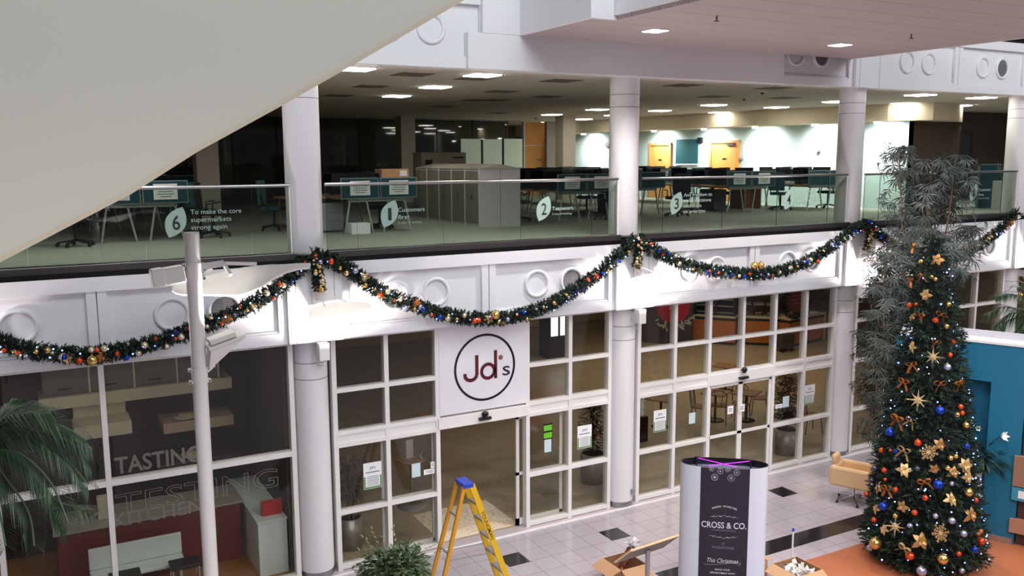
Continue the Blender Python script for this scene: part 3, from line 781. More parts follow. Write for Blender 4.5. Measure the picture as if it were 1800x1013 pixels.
garland('lit garland with baubles hanging in a swag above the dark kitchen window', [(-40, 588), (0, 602), (50, 616), (100, 622), (160, 624), (220, 616), (280, 600), (340, 580), (400, 556), (450, 530), (500, 498), (540, 456)], 1, 40, 46, [(162, 634)])
garland('lit garland with baubles hanging in a swag above the shop sign', [(548, 447), (600, 466), (640, 494), (680, 518), (720, 534), (760, 547), (800, 556), (850, 561), (900, 557), (950, 542), (1000, 516), (1050, 482), (1080, 455), (1112, 424)], 2, 46, 52, [(871, 554)])
garland('lit garland with baubles hanging in a swag above the closed cafe doors', [(1112, 423), (1150, 440), (1190, 460), (1240, 474), (1290, 480), (1340, 481), (1390, 471), (1430, 454), (1470, 427), (1500, 404), (1528, 393)], 3, 40, 46, [(1337, 467), (1326, 467)])
garland('lit garland with baubles at the right edge, rising behind the christmas tree', [(1528, 394), (1560, 425), (1600, 446), (1640, 453), (1680, 449), (1712, 436), (1740, 418), (1765, 396), (1787, 372)], 4, 30, 34, None)
def drop(label, pix, seed, wdt=0.1):
    rg = random.Random(seed); pts = curve([P(x, y, 'y', -0.45) for x, y in pix], 24)
    t = thing('garland_drop', label, 'garland', pts[0], 'short garland tails on the columns')
    b = MB(); b.tube(pts[::3], 0.03, 6, mi=1)
    for k in range(len(pts) - 1):
        for _ in range(16):
            th = rg.uniform(0, 2 * pi); s = V((cos(th), -abs(sin(th)), -0.3)); sprig(b, pts[k] + s * 0.02, s, rg.uniform(0.06, 0.11), 6, 0.010, 0 if rg.random() < .6 else 1, rg)
    b.build('foliage', PINEG, t)
    for i in range(20):
        p = pts[int(3 + i * 20 / 20)] + V((rg.uniform(-0.055, 0.055), -0.08, rg.uniform(-0.02, 0.02)))
        inst(BAUB[rg.choice(['gold', 'champagne'])], 'bauble', p, t, rg.uniform(0.018, 0.034))
    inst(BOW['gold'], 'bow', pts[-1] + V((0, -0.06, 0.02)), t, 0.10)
    inst(FLOW['gold'], 'flower', pts[-1] + V((0, -0.08, 0.0)), t, 0.075, (radians(90), 0, 0))
drop('short garland tail of gold baubles on the column left of the shop sign', [(553, 446), (556, 470), (559, 490), (561, 508)], 5)
drop('short garland tail of gold baubles on the column right of the shop sign', [(1118, 420), (1120, 440), (1119, 455), (1117, 468)], 6)
drop('short garland tail of gold baubles on the column left of the christmas tree', [(1524, 396), (1526, 412), (1524, 425), (1521, 438)], 7)

# ------------------------------------------------------------------ step ladder
YEL = mat('ladder_yellow', (214, 168, 22), 0.4, vary=0.05)
LBLUE = mat('ladder_blue', (34, 62, 176), 0.4, vary=0.04)
T = P(816, 849, 'y', -1.75)
t = thing('step_ladder', 'yellow fibreglass step ladder with a blue top, open in front of the shop doors', 'ladder', (T.x, T.y, 0))
top = T.z
def leg(p0, p1, w_, h_, name='stile'): return MB().bar(p0, p1, w_, h_, up=(0, 1, 0)).build(name, YEL, t)
ua = V((0.0, -1.0, 0)); ub = V((1.0, 0.0, 0))   # ua: across the treads, ub: climbing side
ft = [(T + ua * s * 0.13 + ub * 0.06, V((T.x, T.y, 0)) + ua * s * 0.22 + ub * 0.70) for s in (-1, 1)]
rt = [(T + ua * s * 0.12 - ub * 0.06, V((T.x, T.y, 0)) + ua * s * 0.20 - ub * 0.58) for s in (-1, 1)]
def lp(pr, f): return pr[0].lerp(pr[1], f)
for pr in ft:
    d = pr[1] - pr[0]; MB().obox((pr[0] + pr[1]) / 2, d, ua, d.cross(ua), d.length / 2, 0.016, 0.047).build('stile', YEL, t)
for pr in rt:
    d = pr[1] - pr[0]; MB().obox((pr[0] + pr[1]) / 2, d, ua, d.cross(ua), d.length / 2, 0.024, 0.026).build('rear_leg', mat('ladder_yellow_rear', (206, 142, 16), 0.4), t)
for f in (0.18, 0.34, 0.5, 0.66, 0.82):
    a, c = lp(ft[0], f), lp(ft[1], f); MB().obox((a + c) / 2, ua, ub, Z3, (c - a).length / 2, 0.045, 0.014).build('tread', GREYMET, t)
for f in (0.25, 0.55, 0.85):
    a, c = lp(rt[0], f), lp(rt[1], f); MB().bar(a, c, 0.025, 0.02).build('brace', GREYMET, t)
for s in (0, 1): MB().bar(lp(ft[s], 0.62), lp(rt[s], 0.60), 0.02, 0.006).build('spreader', GREYMET, t)
q = MB().obox(T, ua, ub, Z3, 0.155, 0.088, 0.038).obox(T + V((0, 0, 0.03)), ua, ub, Z3, 0.12, 0.028, 0.012).build('top_cap', LBLUE, t, bevel=0.012, label='blue plastic top cap')
# maker's lettering on the near stile
pr = ft[1]; d = (pr[1] - pr[0]).normalized(); nn = ua
MB().text('YOUNGMAN', lp(pr, 0.24) + ua * 0.0175 - (d.cross(ua) if d.cross(ua).dot(ub) > 0 else -d.cross(ua)) * 0.028, d, d.cross(ua) if d.cross(ua).dot(ub) > 0 else -d.cross(ua), w=0.50, h=0.058, bold=0.012).build('lettering', mat('ladder_ink', (60, 34, 16), 0.6), t)

# ------------------------------------------------------------------ ficus shrub at the lower edge
LEAF = mat('ficus_leaf', (56, 76, 46), 0.35, vary=0.35, scale=14)
LEAFL = mat('ficus_leaf_light', (104, 120, 84), 0.35, vary=0.2, scale=14)
def leaf_quad(b, o, d, up, L, w, mi=0, bend=0.2):
    o = V(o); d = V(d).normalized(); s = d.cross(V(up)); s = s.normalized() if s.length > 1e-5 else d.orthogonal().normalized(); n = s.cross(d)
    m = o + d * L * 0.5 + n * (bend * L * 0.25); e = o + d * L - n * (bend * L * 0.3)
    b.add([o, m - s * w / 2, m + n * 0.0, m + s * w / 2, e], [(0, 2, 1), (0, 3, 2), (1, 2, 4), (2, 3, 4)], mi, True)
fc = P(697, 1012, 'y', -2.4)
t = thing('ficus', 'bushy green ficus shrub at the lower edge left of the step ladder', 'plant', (fc.x, fc.y, 0))
b = MB(); rg = random.Random(3)
for i in range(3200):
    u = rg.uniform(-0.4, 1); th = rg.uniform(0, 2 * pi); r = 0.56 * (rg.random() ** 0.35) * (0.85 + 0.25 * sin(3 * th) * rg.random())
    s = sqrt(max(0, 1 - u * u)); p = fc + V((r * s * cos(th), r * s * sin(th), r * u * 0.82 - 0.02))
    d = V((s * cos(th), s * sin(th), u - 0.5)) + V((rg.uniform(-.7, .7), rg.uniform(-.7, .7), rg.uniform(-.5, .5)))
    leaf_quad(b, p, d, V((rg.uniform(-.4, .4), rg.uniform(-.4, .4), 1)), rg.uniform(0.07, 0.11), rg.uniform(0.042, 0.058), 0 if rg.random() < 0.66 else 1)
for i in range(14):
    th = rg.uniform(0, 2 * pi); p = fc + V((0.35 * cos(th), 0.35 * sin(th), 0.25)); d = V((cos(th), sin(th), rg.uniform(0.2, 1)))
    for k in range(4): leaf_quad(b, p + d * (0.06 * k + 0.08), d + V((rg.uniform(-.8, .8), rg.uniform(-.8, .8), 0)), Z3, 0.08, 0.03, 1)
b.build('foliage', [LEAF, LEAFL], t)
BARK = mat('bark', (112, 86, 62), 0.8, vary=0.2)
MB().tube([(fc.x, fc.y, 0.42), (fc.x + 0.02, fc.y, fc.z - 0.1)], 0.03, 8).build('trunk', BARK, t)
MB().lathe([(0.0, 0), (0.17, 0), (0.21, 0.42), (0.19, 0.42), (0.185, 0.38), (0, 0.38)], (fc.x, fc.y, 0)).build('pot', mat('dark_pot', (60, 56, 54), 0.4), t)

# ------------------------------------------------------------------ oval advertising totem
ta = V((0.792, -0.610, 0)).normalized(); tn = V((-0.610, -0.792, 0)).normalized()
TH = 2.12; tc = (P(1197, 812, 'z', TH) + P(1350, 816, 'z', TH)) / 2; tc.z = 0
HW, HD = (P(1350, 816, 'z', TH) - P(1197, 812, 'z', TH)).length / 2, 0.235
t = thing('advertising_totem', 'oval white advertising totem with a black printed front panel and purple ribbon lights on top', 'sign', tc)
def oval(k, hw, hd, n=64):
    th = 2 * pi * k / n; c, s = cos(th), sin(th)
    return ta * (hw * (abs(c) ** 0.75) * (1 if c >= 0 else -1)) + tn * (hd * (abs(s) ** 0.85) * (1 if s >= 0 else -1))
b = MB(); n = 64; vs = []
for z, hw, hd in ((0, HW, HD), (TH, HW, HD), (TH, HW - 0.025, HD - 0.025), (TH - 0.12, HW - 0.03, HD - 0.03)):
    vs += [tc + oval(k, hw, hd) + V((0, 0, z)) for k in range(n)]
fs = [(r * n + k, r * n + (k + 1) % n, (r + 1) * n + (k + 1) % n, (r + 1) * n + k) for r in range(1) for k in range(n)]
b.add(vs, fs, 0, True)
b.add(vs, [(r * n + k, r * n + (k + 1) % n, (r + 1) * n + (k + 1) % n, (r + 1) * n + k) for r in (1, 2) for k in range(n)], 1, False)
b.build('body', [mat('totem_white', (204, 204, 216), 0.4, vary=0.01), BLACK], t)
b = MB(); b.add([tc + oval(k, HW - 0.03, HD - 0.03) + V((0, 0, TH - 0.10)) for k in range(n)], [tuple(range(n))]); b.build('top_tray', mat('totem_tray', (92, 96, 120), 0.5), t)
# front panel follows the curve of the body
ks = [k for k in range(n * 4) if abs(oval(k, HW, HD, n * 4).dot(ta)) < 0.365 and oval(k, HW, HD, n * 4).dot(tn) > 0]
ks.sort(key=lambda k: oval(k, HW, HD, n * 4).dot(ta))
g = [[tc + oval(k, HW + 0.004, HD + 0.004, n * 4) + V((0, 0, z)) for z in (0.02, TH - 0.004)] for k in ks]
MB().sheet(g, 0.003).build('front_panel', mat('panel_black', (30, 22, 38), 0.5, vary=0.03), t, label='black printed front panel')
SILV = mat('print_silver', (206, 204, 212), 0.5, vary=0.02); GREYP = mat('print_grey', (92, 82, 96), 0.6, vary=0.02)
def tpt(u, z): # point on the front of the panel, u metres right of its middle
    f = min(ks, key=lambda k: abs(oval(k, HW, HD, n * 4).dot(ta) - u)); o = oval(f, HW + 0.007, HD + 0.007, n * 4)
    return tc + ta * u + tn * o.dot(tn) + V((0, 0, z))
def zpx(y): # height on the front panel of a photo row
    q = tc + tn * (HD + 0.01); d = ray(1268, y); k = (q - CAM).dot(tn) / d.dot(tn); return (CAM + d * k).z
class Curved(MB):
    def put(s, src, mi=0):
        """lay flat print (u,z pairs in x,z) onto the curved panel"""
        s.add([tpt(v[0], v[2]) + tn * (0.001) for v in src.v], src.f, mi)
b = Curved(); g = Curved()
def tx(body, y, w_, h_, dst=b, bold=0.0, shear=0.0, space=1.0):
    m = MB().text(body, (0, 0, zpx(y)), X3, Z3, w=w_, h=h_, align='CENTER', bold=bold, shear=shear, space=space); dst.put(m)
# 'AWARD WINNING' on an arc
for i, ch in enumerate('AWARD WINNING'):
    if ch == ' ': continue
    a = (i - 6) / 6 * 0.5; u = 0.31 * sin(a) * 1.1; z = zpx(892) + 0.31 * (cos(a) - 1) * 0.9
    m = MB().text(ch, (u, 0, z), (cos(a), 0, -sin(a)), (sin(a), 0, cos(a)), h=0.028, align='CENTER', bold=0.01); b.put(m)
tx('CROSS & CO.', 929, 0.66, 0.095, bold=0.012); tx('HAIRDRESSING', 934.5, 0.34, 0.03, g, space=1.2)
tx('AT', 958, 0.05, 0.03, g); tx('MORRISONS', 965.5, 0.32, 0.04, g, space=1.1)
tx('This Christmas', 990, 0.46, 0.07, shear=0.35); tx('BOOK YOUR', 1003.5, 0.22, 0.026, bold=0.012); tx('APPOINTMENT NOW', 1009.5, 0.37, 0.026, bold=0.012)
def line(p, dst=b, w_=0.006):
    m = MB()
    for a, c in zip(p, p[1:]): m.bar((a[0], 0, a[1]), (c[0], 0, c[1]), w_, 0.001, up=(0, 1, 0))
    dst.put(m)
for y, s in ((909, 1), (944, -1)):
    z = zpx(y)
    line([(-0.21, z - 0.006 * s), (0.21, z - 0.006 * s)], w_=0.004)
    line([(-0.12, z), (-0.08, z + 0.016 * s), (-0.04, z + 0.004 * s), (0, z + 0.032 * s), (0.04, z + 0.004 * s), (0.08, z + 0.016 * s), (0.12, z)], w_=0.005)
    for u in (-0.15, -0.055, 0.055, 0.15): line([(u - 0.012, z), (u, z + 0.012 * s), (u + 0.012, z)], w_=0.006)
zz = zpx(993); line([(-0.27, zz + 0.005), (-0.26, zz - 0.016), (-0.1, zz - 0.002), (0.1, zz + 0.03), (0.24, zz + 0.042), (0.27, zz + 0.02), (0.22, zz + 0.0)], w_=0.005)
# hanging ornaments printed at the top
for u, yb, r, star in ((-0.205, 826, 0.032, 0), (-0.155, 840, 0.048, 1), (-0.075, 829, 0.042, 0), (0.03, 826, 0.032, 0), (0.085, 840, 0.050, 1), (0.165, 830, 0.042, 0)):
    z = zpx(yb); line([(u, TH - 0.01), (u, z + r)], g, 0.004)
    line([(u + r * cos(radians(a)), z + r * sin(radians(a))) for a in range(0, 361, 24)], b, 0.006)
    for a in range(0, 180, 60 if star else 90):
        line([(u - r * 0.6 * cos(radians(a + 90)), z - r * 0.6 * sin(radians(a + 90))), (u + r * 0.6 * cos(radians(a + 90)), z + r * 0.6 * sin(radians(a + 90)))], b, 0.008)
b.build('lettering', SILV, t, label='silver lettering and flourishes'); g.build('grey_print', mat('print_grey2', (128, 122, 136), 0.6), t, label='grey lettering and hanging ornaments')
PURP = mat('purple_glow', (190, 60, 230), 0.4, emit=1.6, ecol=(170, 30, 230), vary=0)
e = [tc + ta * u + tn * v + V((0, 0, TH + 0.02)) for u, v in ((-0.40, -0.12), (0.16, 0.22), (0.40, -0.08), (-0.24, 0.21))]
for p, q in ((e[0], e[1]), (e[2], e[3])): MB().bar(p, q, 0.013, 0.006).build('light_ribbon', PURP, t, label='glowing purple ribbon')
for p in (e[0], e[2]): MB().cyl(p - V((0, 0, 0.14)), p + V((0, 0, 0.01)), 0.012, n=8).box(p.x - 0.03, p.y - 0.02, p.z, p.x + 0.03, p.y + 0.02, p.z + 0.02).build('lamp_clip', DARK, t)

# ------------------------------------------------------------------ tilted reading desk, seen from behind
A, B_, C_, D_ = (P(1081, 991, 'z', 1.02), P(1110, 970, 'z', 1.24), P(1194.5, 942.5, 'z', 1.24), P(1165, 964.5, 'z', 1.02))
D_ = A + (C_ - B_)
fx = (A + B_ + C_ + D_) / 4
t = thing('reading_desk', 'wooden reading desk with a tilted board on a steel post, beside the open cardboard box', 'lectern', (fx.x, fx.y, 0))
nn = (B_ - A).cross(C_ - B_).normalized()
if nn.z < 0: nn = -nn
vs = [A, B_, C_, D_]; th_ = 0.03
b = MB().add([p for p in vs] + [p + nn * th_ for p in vs], [(0, 1, 2, 3), (7, 6, 5, 4), (0, 4, 5, 1), (1, 5, 6, 2), (2, 6, 7, 3), (3, 7, 4, 0)])
b.f and None
o = b.build('board', [mat('board_wood', (206, 166, 122), 0.45, vary=0.1)], t)
MB().add([p - nn * 0.004 + (fx - p) * 0.02 for p in vs] + [p - nn * 0.001 + (fx - p) * 0.02 for p in vs], [(0, 1, 2, 3), (7, 6, 5, 4), (0, 4, 5, 1), (1, 5, 6, 2), (2, 6, 7, 3), (3, 7, 4, 0)]).build('underside', mat('board_grey', (120, 108, 98), 0.6), t, label='grey underside')
MB().cyl((fx.x, fx.y, 0.02), (fx.x, fx.y, fx.z), 0.035, n=20).build('post', STEEL, t)
MB().cyl((fx.x, fx.y, 0.0), (fx.x, fx.y, 0.02), 0.2, n=32).build('base_plate', STEEL, t)

# ------------------------------------------------------------------ open cardboard boxes
def carton(label, x0, y0, x1, y1, h, flaps, rz=0):
    t = thing('cardboard_box', label, 'box', ((x0 + x1) / 2, (y0 + y1) / 2, 0), 'open packing boxes on the floor')
    e = 0.006; b = MB()
    b.box(x0, y0, 0.002, x1, y1, 0.01, 1)
    for q in ((x0, y0, x1, y0 + e), (x0, y1 - e, x1, y1), (x0, y0, x0 + e, y1), (x1 - e, y0, x1, y1)): b.box(q[0], q[1], 0.002, q[2], q[3], h)
    i = e * 1.2
    for q in ((x0 + i, y0 + e, x1 - i, y0 + i), (x0 + i, y1 - i, x1 - i, y1 - e), (x0 + e, y0 + i, x0 + i, y1 - i), (x1 - i, y0 + i, x1 - e, y1 - i)): b.box(q[0], q[1], 0.01, q[2], q[3], h - 0.004, 1)
    b.build('body', [CARD, CARDIN], t)
    for f, ang, ln in flaps:
        ca, sa = cos(radians(ang)) * ln, sin(radians(ang)) * ln
        if f == 'l': g = [[(x0, y0, h), (x0, y1, h)], [(x0 - ca, y0 + 0.01, h + sa), (x0 - ca, y1 - 0.01, h + sa)]]
        if f == 'r': g = [[(x1, y0, h), (x1, y1, h)], [(x1 + ca, y0 + 0.01, h + sa), (x1 + ca, y1 - 0.01, h + sa)]]
        if f == 'f': g = [[(x0, y0, h), (x1, y0, h)], [(x0 + 0.01, y0 - ca, h + sa), (x1 - 0.01, y0 - ca, h + sa)]]
        if f == 'b': g = [[(x0, y1, h), (x1, y1, h)], [(x0 + 0.01, y1 + ca, h + sa), (x1 - 0.01, y1 + ca, h + sa)]]
        MB().sheet(g, 0.005, smooth=False).build('flap', CARD, t)
    return t
carton('open cardboard box with a foil roll in it, behind the reading desk', 3.94, -2.82, 4.42, -2.31, 0.35, [('l', -20, 0.24), ('f', -28, 0.26), ('r', -75, 0.2)])
FOIL = mat('copper_foil', (150, 88, 72), 0.3, 0.6, vary=0.4, scale=30)
p0 = P(1093, 998, 'z', 0.3); p1 = P(1110, 962, 'z', 0.62)
t = thing('foil_roll', 'crumpled copper foil roll in clear wrap sticking out of the box behind the reading desk', 'packaging', p0)
b = MB(); rg = random.Random(8); g = []
for i in range(14):
    p = p0.lerp(p1, i / 13); row = []
    for j in range(13):
        a = 2 * pi * j / 12; r = 0.055 + 0.014 * sin(5 * a + i * 1.7) + 0.01 * sin(i * 2.3 + j)
        row.append(p + V((r * cos(a), r * sin(a), 0.0)))
    row[-1] = row[0].copy(); g.append(row)
b.sheet(g); b.build('foil', FOIL, t)
b = MB()
for i in range(36):
    p = p1 + V((rg.uniform(-0.05, 0.12), rg.uniform(-0.05, 0.08), rg.uniform(-0.06, 0.08))); leaf_quad(b, p, V((rg.uniform(-1, 1), rg.uniform(-1, 1), rg.uniform(-.3, 1))), Z3, 0.08, 0.06)
b.build('clear_wrap', mat('clear_wrap', (214, 206, 212), 0.12, vary=0.1), t, label='shiny clear wrapping')
carton('open cardboard box full of white wrapping, beside the terracotta floor', 6.16, -4.32, 6.68, -3.79, 0.35, [('l', -25, 0.2), ('f', -30, 0.22), ('r', -80, 0.16)])
b = MB(); rg = random.Random(9)
for i in range(150):
    p = V((rg.uniform(6.22, 6.55), rg.uniform(-4.26, -3.9), rg.uniform(0.18, 0.33))); leaf_quad(b, p, V((rg.uniform(-1, 1), rg.uniform(-1, 1), rg.uniform(-.3, .8))), V((rg.uniform(-1, 1), 0, 1)), rg.uniform(0.08, 0.15), rg.uniform(0.06, 0.1))
tag(b.build('bubble_wrap', mat('bubble_wrap', (226, 220, 216), 0.25, vary=0.05)), 'crumpled white bubble wrap inside the box beside the terracotta floor', 'packaging')
carton('cardboard box half hidden behind the oval totem', 5.92, -3.62, 6.22, -3.40, 0.32, [('r', -10, 0.14), ('b', 20, 0.12)])
q = P(1399, 981, 'z', 0.30)
t = thing('barrier_post', 'thin white post with a blue tip behind the box of white wrapping', 'post', (q.x, q.y + 0.08, 0))
MB().cyl((q.x, q.y + 0.08, 0.01), (q.x, q.y + 0.08, 0.72), 0.014, n=12).build('post', WHITEMET, t)
MB().cyl((q.x, q.y + 0.08, 0.72), (q.x, q.y + 0.08, 0.77), 0.018, n=12).build('tip', mat('tip_blue', (50, 50, 190), 0.4), t, label='blue tip')
MB().cyl((q.x, q.y + 0.08, 0.0), (q.x, q.y + 0.08, 0.01), 0.09, n=20).build('foot', WHITEMET, t)

# ------------------------------------------------------------------ beige swivel armchair
LEATHER = mat('beige_leather', (214, 178, 134), 0.45, vary=0.04, scale=6)
c = V((10.06, -2.05, 0))
t = thing('swivel_armchair', 'beige tub armchair on a chrome swivel base, left of the christmas tree', 'armchair', c)
rz = radians(-66)
fx_, sx_ = V((cos(rz), sin(rz), 0)), V((-sin(rz), cos(rz), 0))   # fx_ along the backrest, sx_ towards the seat front
def ob(name, u, v, z, hu, hv, hz, m=LEATHER, bev=0.05): return MB().obox(c + fx_ * u + sx_ * v + V((0, 0, z)), fx_, sx_, Z3, hu, hv, hz).build(name, m, t, bevel=bev)
ob('backrest', 0, -0.30, 0.56, 0.38, 0.05, 0.20); ob('seat', 0, 0.0, 0.42, 0.30, 0.28, 0.08)
ob('seat_back_cushion', 0, 0.30, 0.56, 0.36, 0.05, 0.17)
for s in (-1, 1):
    ob('arm', s * 0.36, 0.0, 0.54, 0.05, 0.31, 0.17); ob('arm_pad', s * 0.38, 0.05, 0.80, 0.055, 0.15, 0.10)
MB().cyl(c + V((0, 0, 0.08)), c + V((0, 0, 0.36)), 0.03, n=16).build('column', CHROME, t)
for i in range(5):
    a = 2 * pi * i / 5 + 0.3; e = c + V((0.34 * cos(a), 0.34 * sin(a), 0.05))
    MB().bar(c + V((0, 0, 0.11)), e, 0.035, 0.025).build('foot', CHROME, t)
    MB().cyl(e + V((0, -0.012, -0.022)), e + V((0, 0.012, -0.022)), 0.027, n=14).build('caster', DARK, t)

# ------------------------------------------------------------------ teal kiosk wall on the right
KT = mat('kiosk_teal', (22, 104, 136), 0.5, vary=0.04)
KO = P(1728.5, 945.5, 'z', 0); ku = V((0.40, -0.917, 0)).normalized(); kn = V((-0.917, -0.40, 0)).normalized()
def K(x, y):
    d = ray(x, y); k = (KO - CAM).dot(kn) / d.dot(kn); p = CAM + d * k - KO; return p.dot(ku), p.z
KH = K(1735, 604)[1]; u0 = K(1672, 600)[0] - 0.9; u1 = K(1797, 760)[0]
n0, nt = K(1683, 664); n1, _ = K(1743, 668); nb = K(1735, 878)[1]
def kbox(b, ua_, ub_, z0, z1, d0, d1, mi=0):  # d measured out of the wall towards the hall
    return b.obox(KO + ku * ((ua_ + ub_) / 2) + kn * ((d0 + d1) / 2) + V((0, 0, (z0 + z1) / 2)), ku, kn, Z3, abs(ub_ - ua_) / 2, abs(d1 - d0) / 2, (z1 - z0) / 2, mi)
b = MB()
kbox(b, u0, n0, 0, KH, -0.4, 0); kbox(b, n1, u1, 0, KH, -0.4, 0); kbox(b, n0, n1, nt, KH, -0.4, 0); kbox(b, n0, n1, 0, nb, -0.4, 0); kbox(b, n0, n1, nb, nt, -0.4, -0.28)
t = thing('kiosk_wall', 'tall teal kiosk wall with a recessed niche, right of the christmas tree', 'kiosk', KO)
b.build('panel', KT, t)
b = MB(); kbox(b, u0, u1, KH, KH + 0.04, -0.42, 0.015); b.build('coping', WHITEMET, t, label='white coping')
b = MB(); kbox(b, u0, u1, KH + 0.04, KH + 0.16, -0.40, -0.36); b.build('top_glass', mat('top_screen', (190, 190, 200), 0.3), t, label='pale screen on top')
b = MB(); kbox(b, n0, n1, nb, nb + 0.03, -0.28, 0.02); b.build('niche_sill', WHITEMET, t, label='white sill of the niche')
b = MB(); kbox(b, u0, K(1778, 957)[0], 0, 0.10, 0, 0.03); b.build('plinth', mat('plinth_steel', (170, 150, 140), 0.35, 0.6), t, label='metal skirting')
# lilies in a white vase in the niche
vb = K(1716, 872); vo = KO + ku * vb[0] + kn * (-0.10) + V((0, 0, nb + 0.03))
t = thing('vase', 'tall white tapered vase in the niche of the teal kiosk wall', 'vase', vo)
MB().obox(vo + V((0, 0, 0.32)), ku, kn, Z3, 0.055, 0.07, 0.32).build('body', WHITEMET, t, bevel=0.01)
GREENP = mat('lily_leaf', (34, 66, 62), 0.5, vary=0.3, scale=12)
t = thing('flower_arrangement', 'white artificial lilies with dark leaves in the vase on the teal kiosk wall', 'flowers', vo + V((0, 0, 0.66)))
b = MB(); rg = random.Random(4)
for i in range(170):
    p = vo + V((0, 0, 0.66)) + V((rg.gauss(0, 0.07), rg.gauss(0, 0.07), abs(rg.gauss(0, 0.05))))
    d = ku * rg.uniform(-0.5, 1.3) + kn * rg.uniform(0, 0.9) + V((0, 0, rg.uniform(-0.5, 0.9)))
    leaf_quad(b, p + d * rg.uniform(0, 0.3), d + V((0, 0, -0.3)), Z3, rg.uniform(0.16, 0.3), rg.uniform(0.03, 0.06))
b.build('foliage', GREENP, t)
LILY = mat('lily_white', (232, 236, 240), 0.5)
for x, y, r in ((1706, 742, 0.085), (1704, 766, 0.075), (1766, 763, 0.085), (1722, 750, 0.05)):
    u, z = K(x, y); o = KO + ku * u + kn * 0.16 + V((0, 0, z)); b = MB()
    dd = (kn * 0.5 + ku * (0.9 if x > 1740 else 0.2) + V((0, 0, 0.3))).normalized()
    a1 = dd.orthogonal().normalized(); a2 = dd.cross(a1)
    for i in range(6):
        a = 2 * pi * i / 6; petal(b, o - dd * r * 0.6, dd * 0.9 + (a1 * cos(a) + a2 * sin(a)) * 0.6, (a1 * cos(a) + a2 * sin(a)) * -1 + dd * 0.3, r * 1.7, r * 0.9, 0, 0.1)
    b.build('lily', LILY, t, label='white lily bloom')
    MB().tube([vo + V((0, 0, 0.66)), vo.lerp(o, 0.5) + V((0, 0, 0.42)), o - dd * r * 0.5], 0.006, 6).build('stem', GREENP, t)
# shelving just showing at the right edge
bO = u1 + 0.02
t = thing('display_rack', 'brown and teal display rack at the right edge beside the kiosk wall', 'rack', KO + ku * (bO + 0.3))
b = MB(); kbox(b, bO, bO + 0.8, 0, 2.3, -0.3, -0.05); b.build('back_panel', mat('rack_dark', (70, 48, 42), 0.5), t)
for za, zb, m_, nm in ((K(1795, 855)[1], K(1795, 802)[1], mat('rack_brown', (150, 112, 92), 0.5), 'brown panel'), (K(1795, 880)[1], K(1795, 857)[1], mat('rack_teal', (60, 140, 170), 0.4), 'teal box'), (K(1795, 938)[1], K(1795, 914)[1], mat('rack_brown2', (170, 122, 98), 0.5), 'brown box')):
    b = MB(); kbox(b, bO - 0.1, bO + 0.8, za, zb, -0.05, 0.06); q = b.build('shelf_box', m_, t, label=nm)
    if nm == 'teal box':
        b = MB(); kbox(b, bO + 0.0, bO + 0.3, za + 0.05, zb - 0.05, 0.06, 0.063); b.build('price_label', PAPER, q)
# ================================================================== CHRISTMAS TREE
TB = P(1622, 983, 'z', 0.0); TB = V((TB.x, TB.y, 0))
LEAN = V((-0.875, 0.483, 0)) * 0.030                       # slight lean of the tree to the left
PROF = [(0.0, 0.55), (0.08, 0.80), (0.22, 0.94), (0.8, 0.87), (1.75, 0.745), (2.7, 0.585), (3.63, 0.45), (4.4, 0.31), (5.05, 0.21), (5.45, 0.05)]
def trad(z):
    for (z0, r0), (z1, r1) in zip(PROF, PROF[1:]):
        if z0 <= z <= z1: return r0 + (r1 - r0) * (z - z0) / (z1 - z0)
    return 0.0
def taxis(z): return TB + LEAN * z + V((0, 0, z))
t = thing('christmas_tree', 'tall slim christmas tree covered in blue-white lights, gold flowers and baubles', 'christmas tree', TB)
b = MB(); rg = random.Random(21)
for (z0, r0), (z1, r1) in zip(PROF, PROF[1:]):
    a, c = taxis(z0), taxis(z1); b.cyl(a, c, r0 * 0.66, r1 * 0.66, n=20, mi=1, caps=False)
for i in range(5200):
    z = 5.4 * (1 - sqrt(rg.random())) if rg.random() < 0.75 else rg.uniform(0, 5.4)
    z = max(0.04, z); r = trad(z); th = rg.uniform(0, 2 * pi); f = rg.uniform(0.62, 0.98)
    out = V((cos(th), sin(th), 0)); o = taxis(z) + out * r * f
    sprig(b, o, out + V((rg.uniform(-.5, .5), rg.uniform(-.5, .5), rg.uniform(-0.55, 0.45))), rg.uniform(0.11, 0.2) * (0.75 if z > 4 else 1), 8, 0.013, 0 if rg.random() < 0.7 else 1, rg)
for i in range(150):   # layered branch ends that stand out of the outline
    z = rg.uniform(0.1, 5.0); r = trad(z); th = rg.uniform(0, 2 * pi); out = V((cos(th), sin(th), -0.15))
    for k in range(6): sprig(b, taxis(z) + out * (r * 0.8 + 0.03 * k), out + V((rg.uniform(-.6, .6), rg.uniform(-.6, .6), rg.uniform(-.4, .3))), 0.13, 8, 0.012, 0, rg)
b.build('foliage', PINEG, t)
MB().cyl(TB + V((0, 0, 0.0)), taxis(5.3), 0.05, 0.015, n=10).build('trunk', BARK, t)
def on_tree(x, y, sink=0.0):
    """point of the tree's surface seen at photo pixel x,y"""
    d = ray(x, y); best = None
    for i in range(700):
        p = CAM + d * (11.5 + i * 0.008); a = taxis(p.z); h = V((p.x - a.x, p.y - a.y, 0)).length - trad(p.z)
        if h <= 0.02 - sink: return p
        if best is None or h < best[0]: best = (h, p)
    return best[1]
def outward(p):
    a = taxis(p.z); o = V((p.x - a.x, p.y - a.y, 0)); return o.normalized() if o.length > 0.01 else V((0, -1, 0))
ORN = []   # (kind, colour, x, y, radius px)
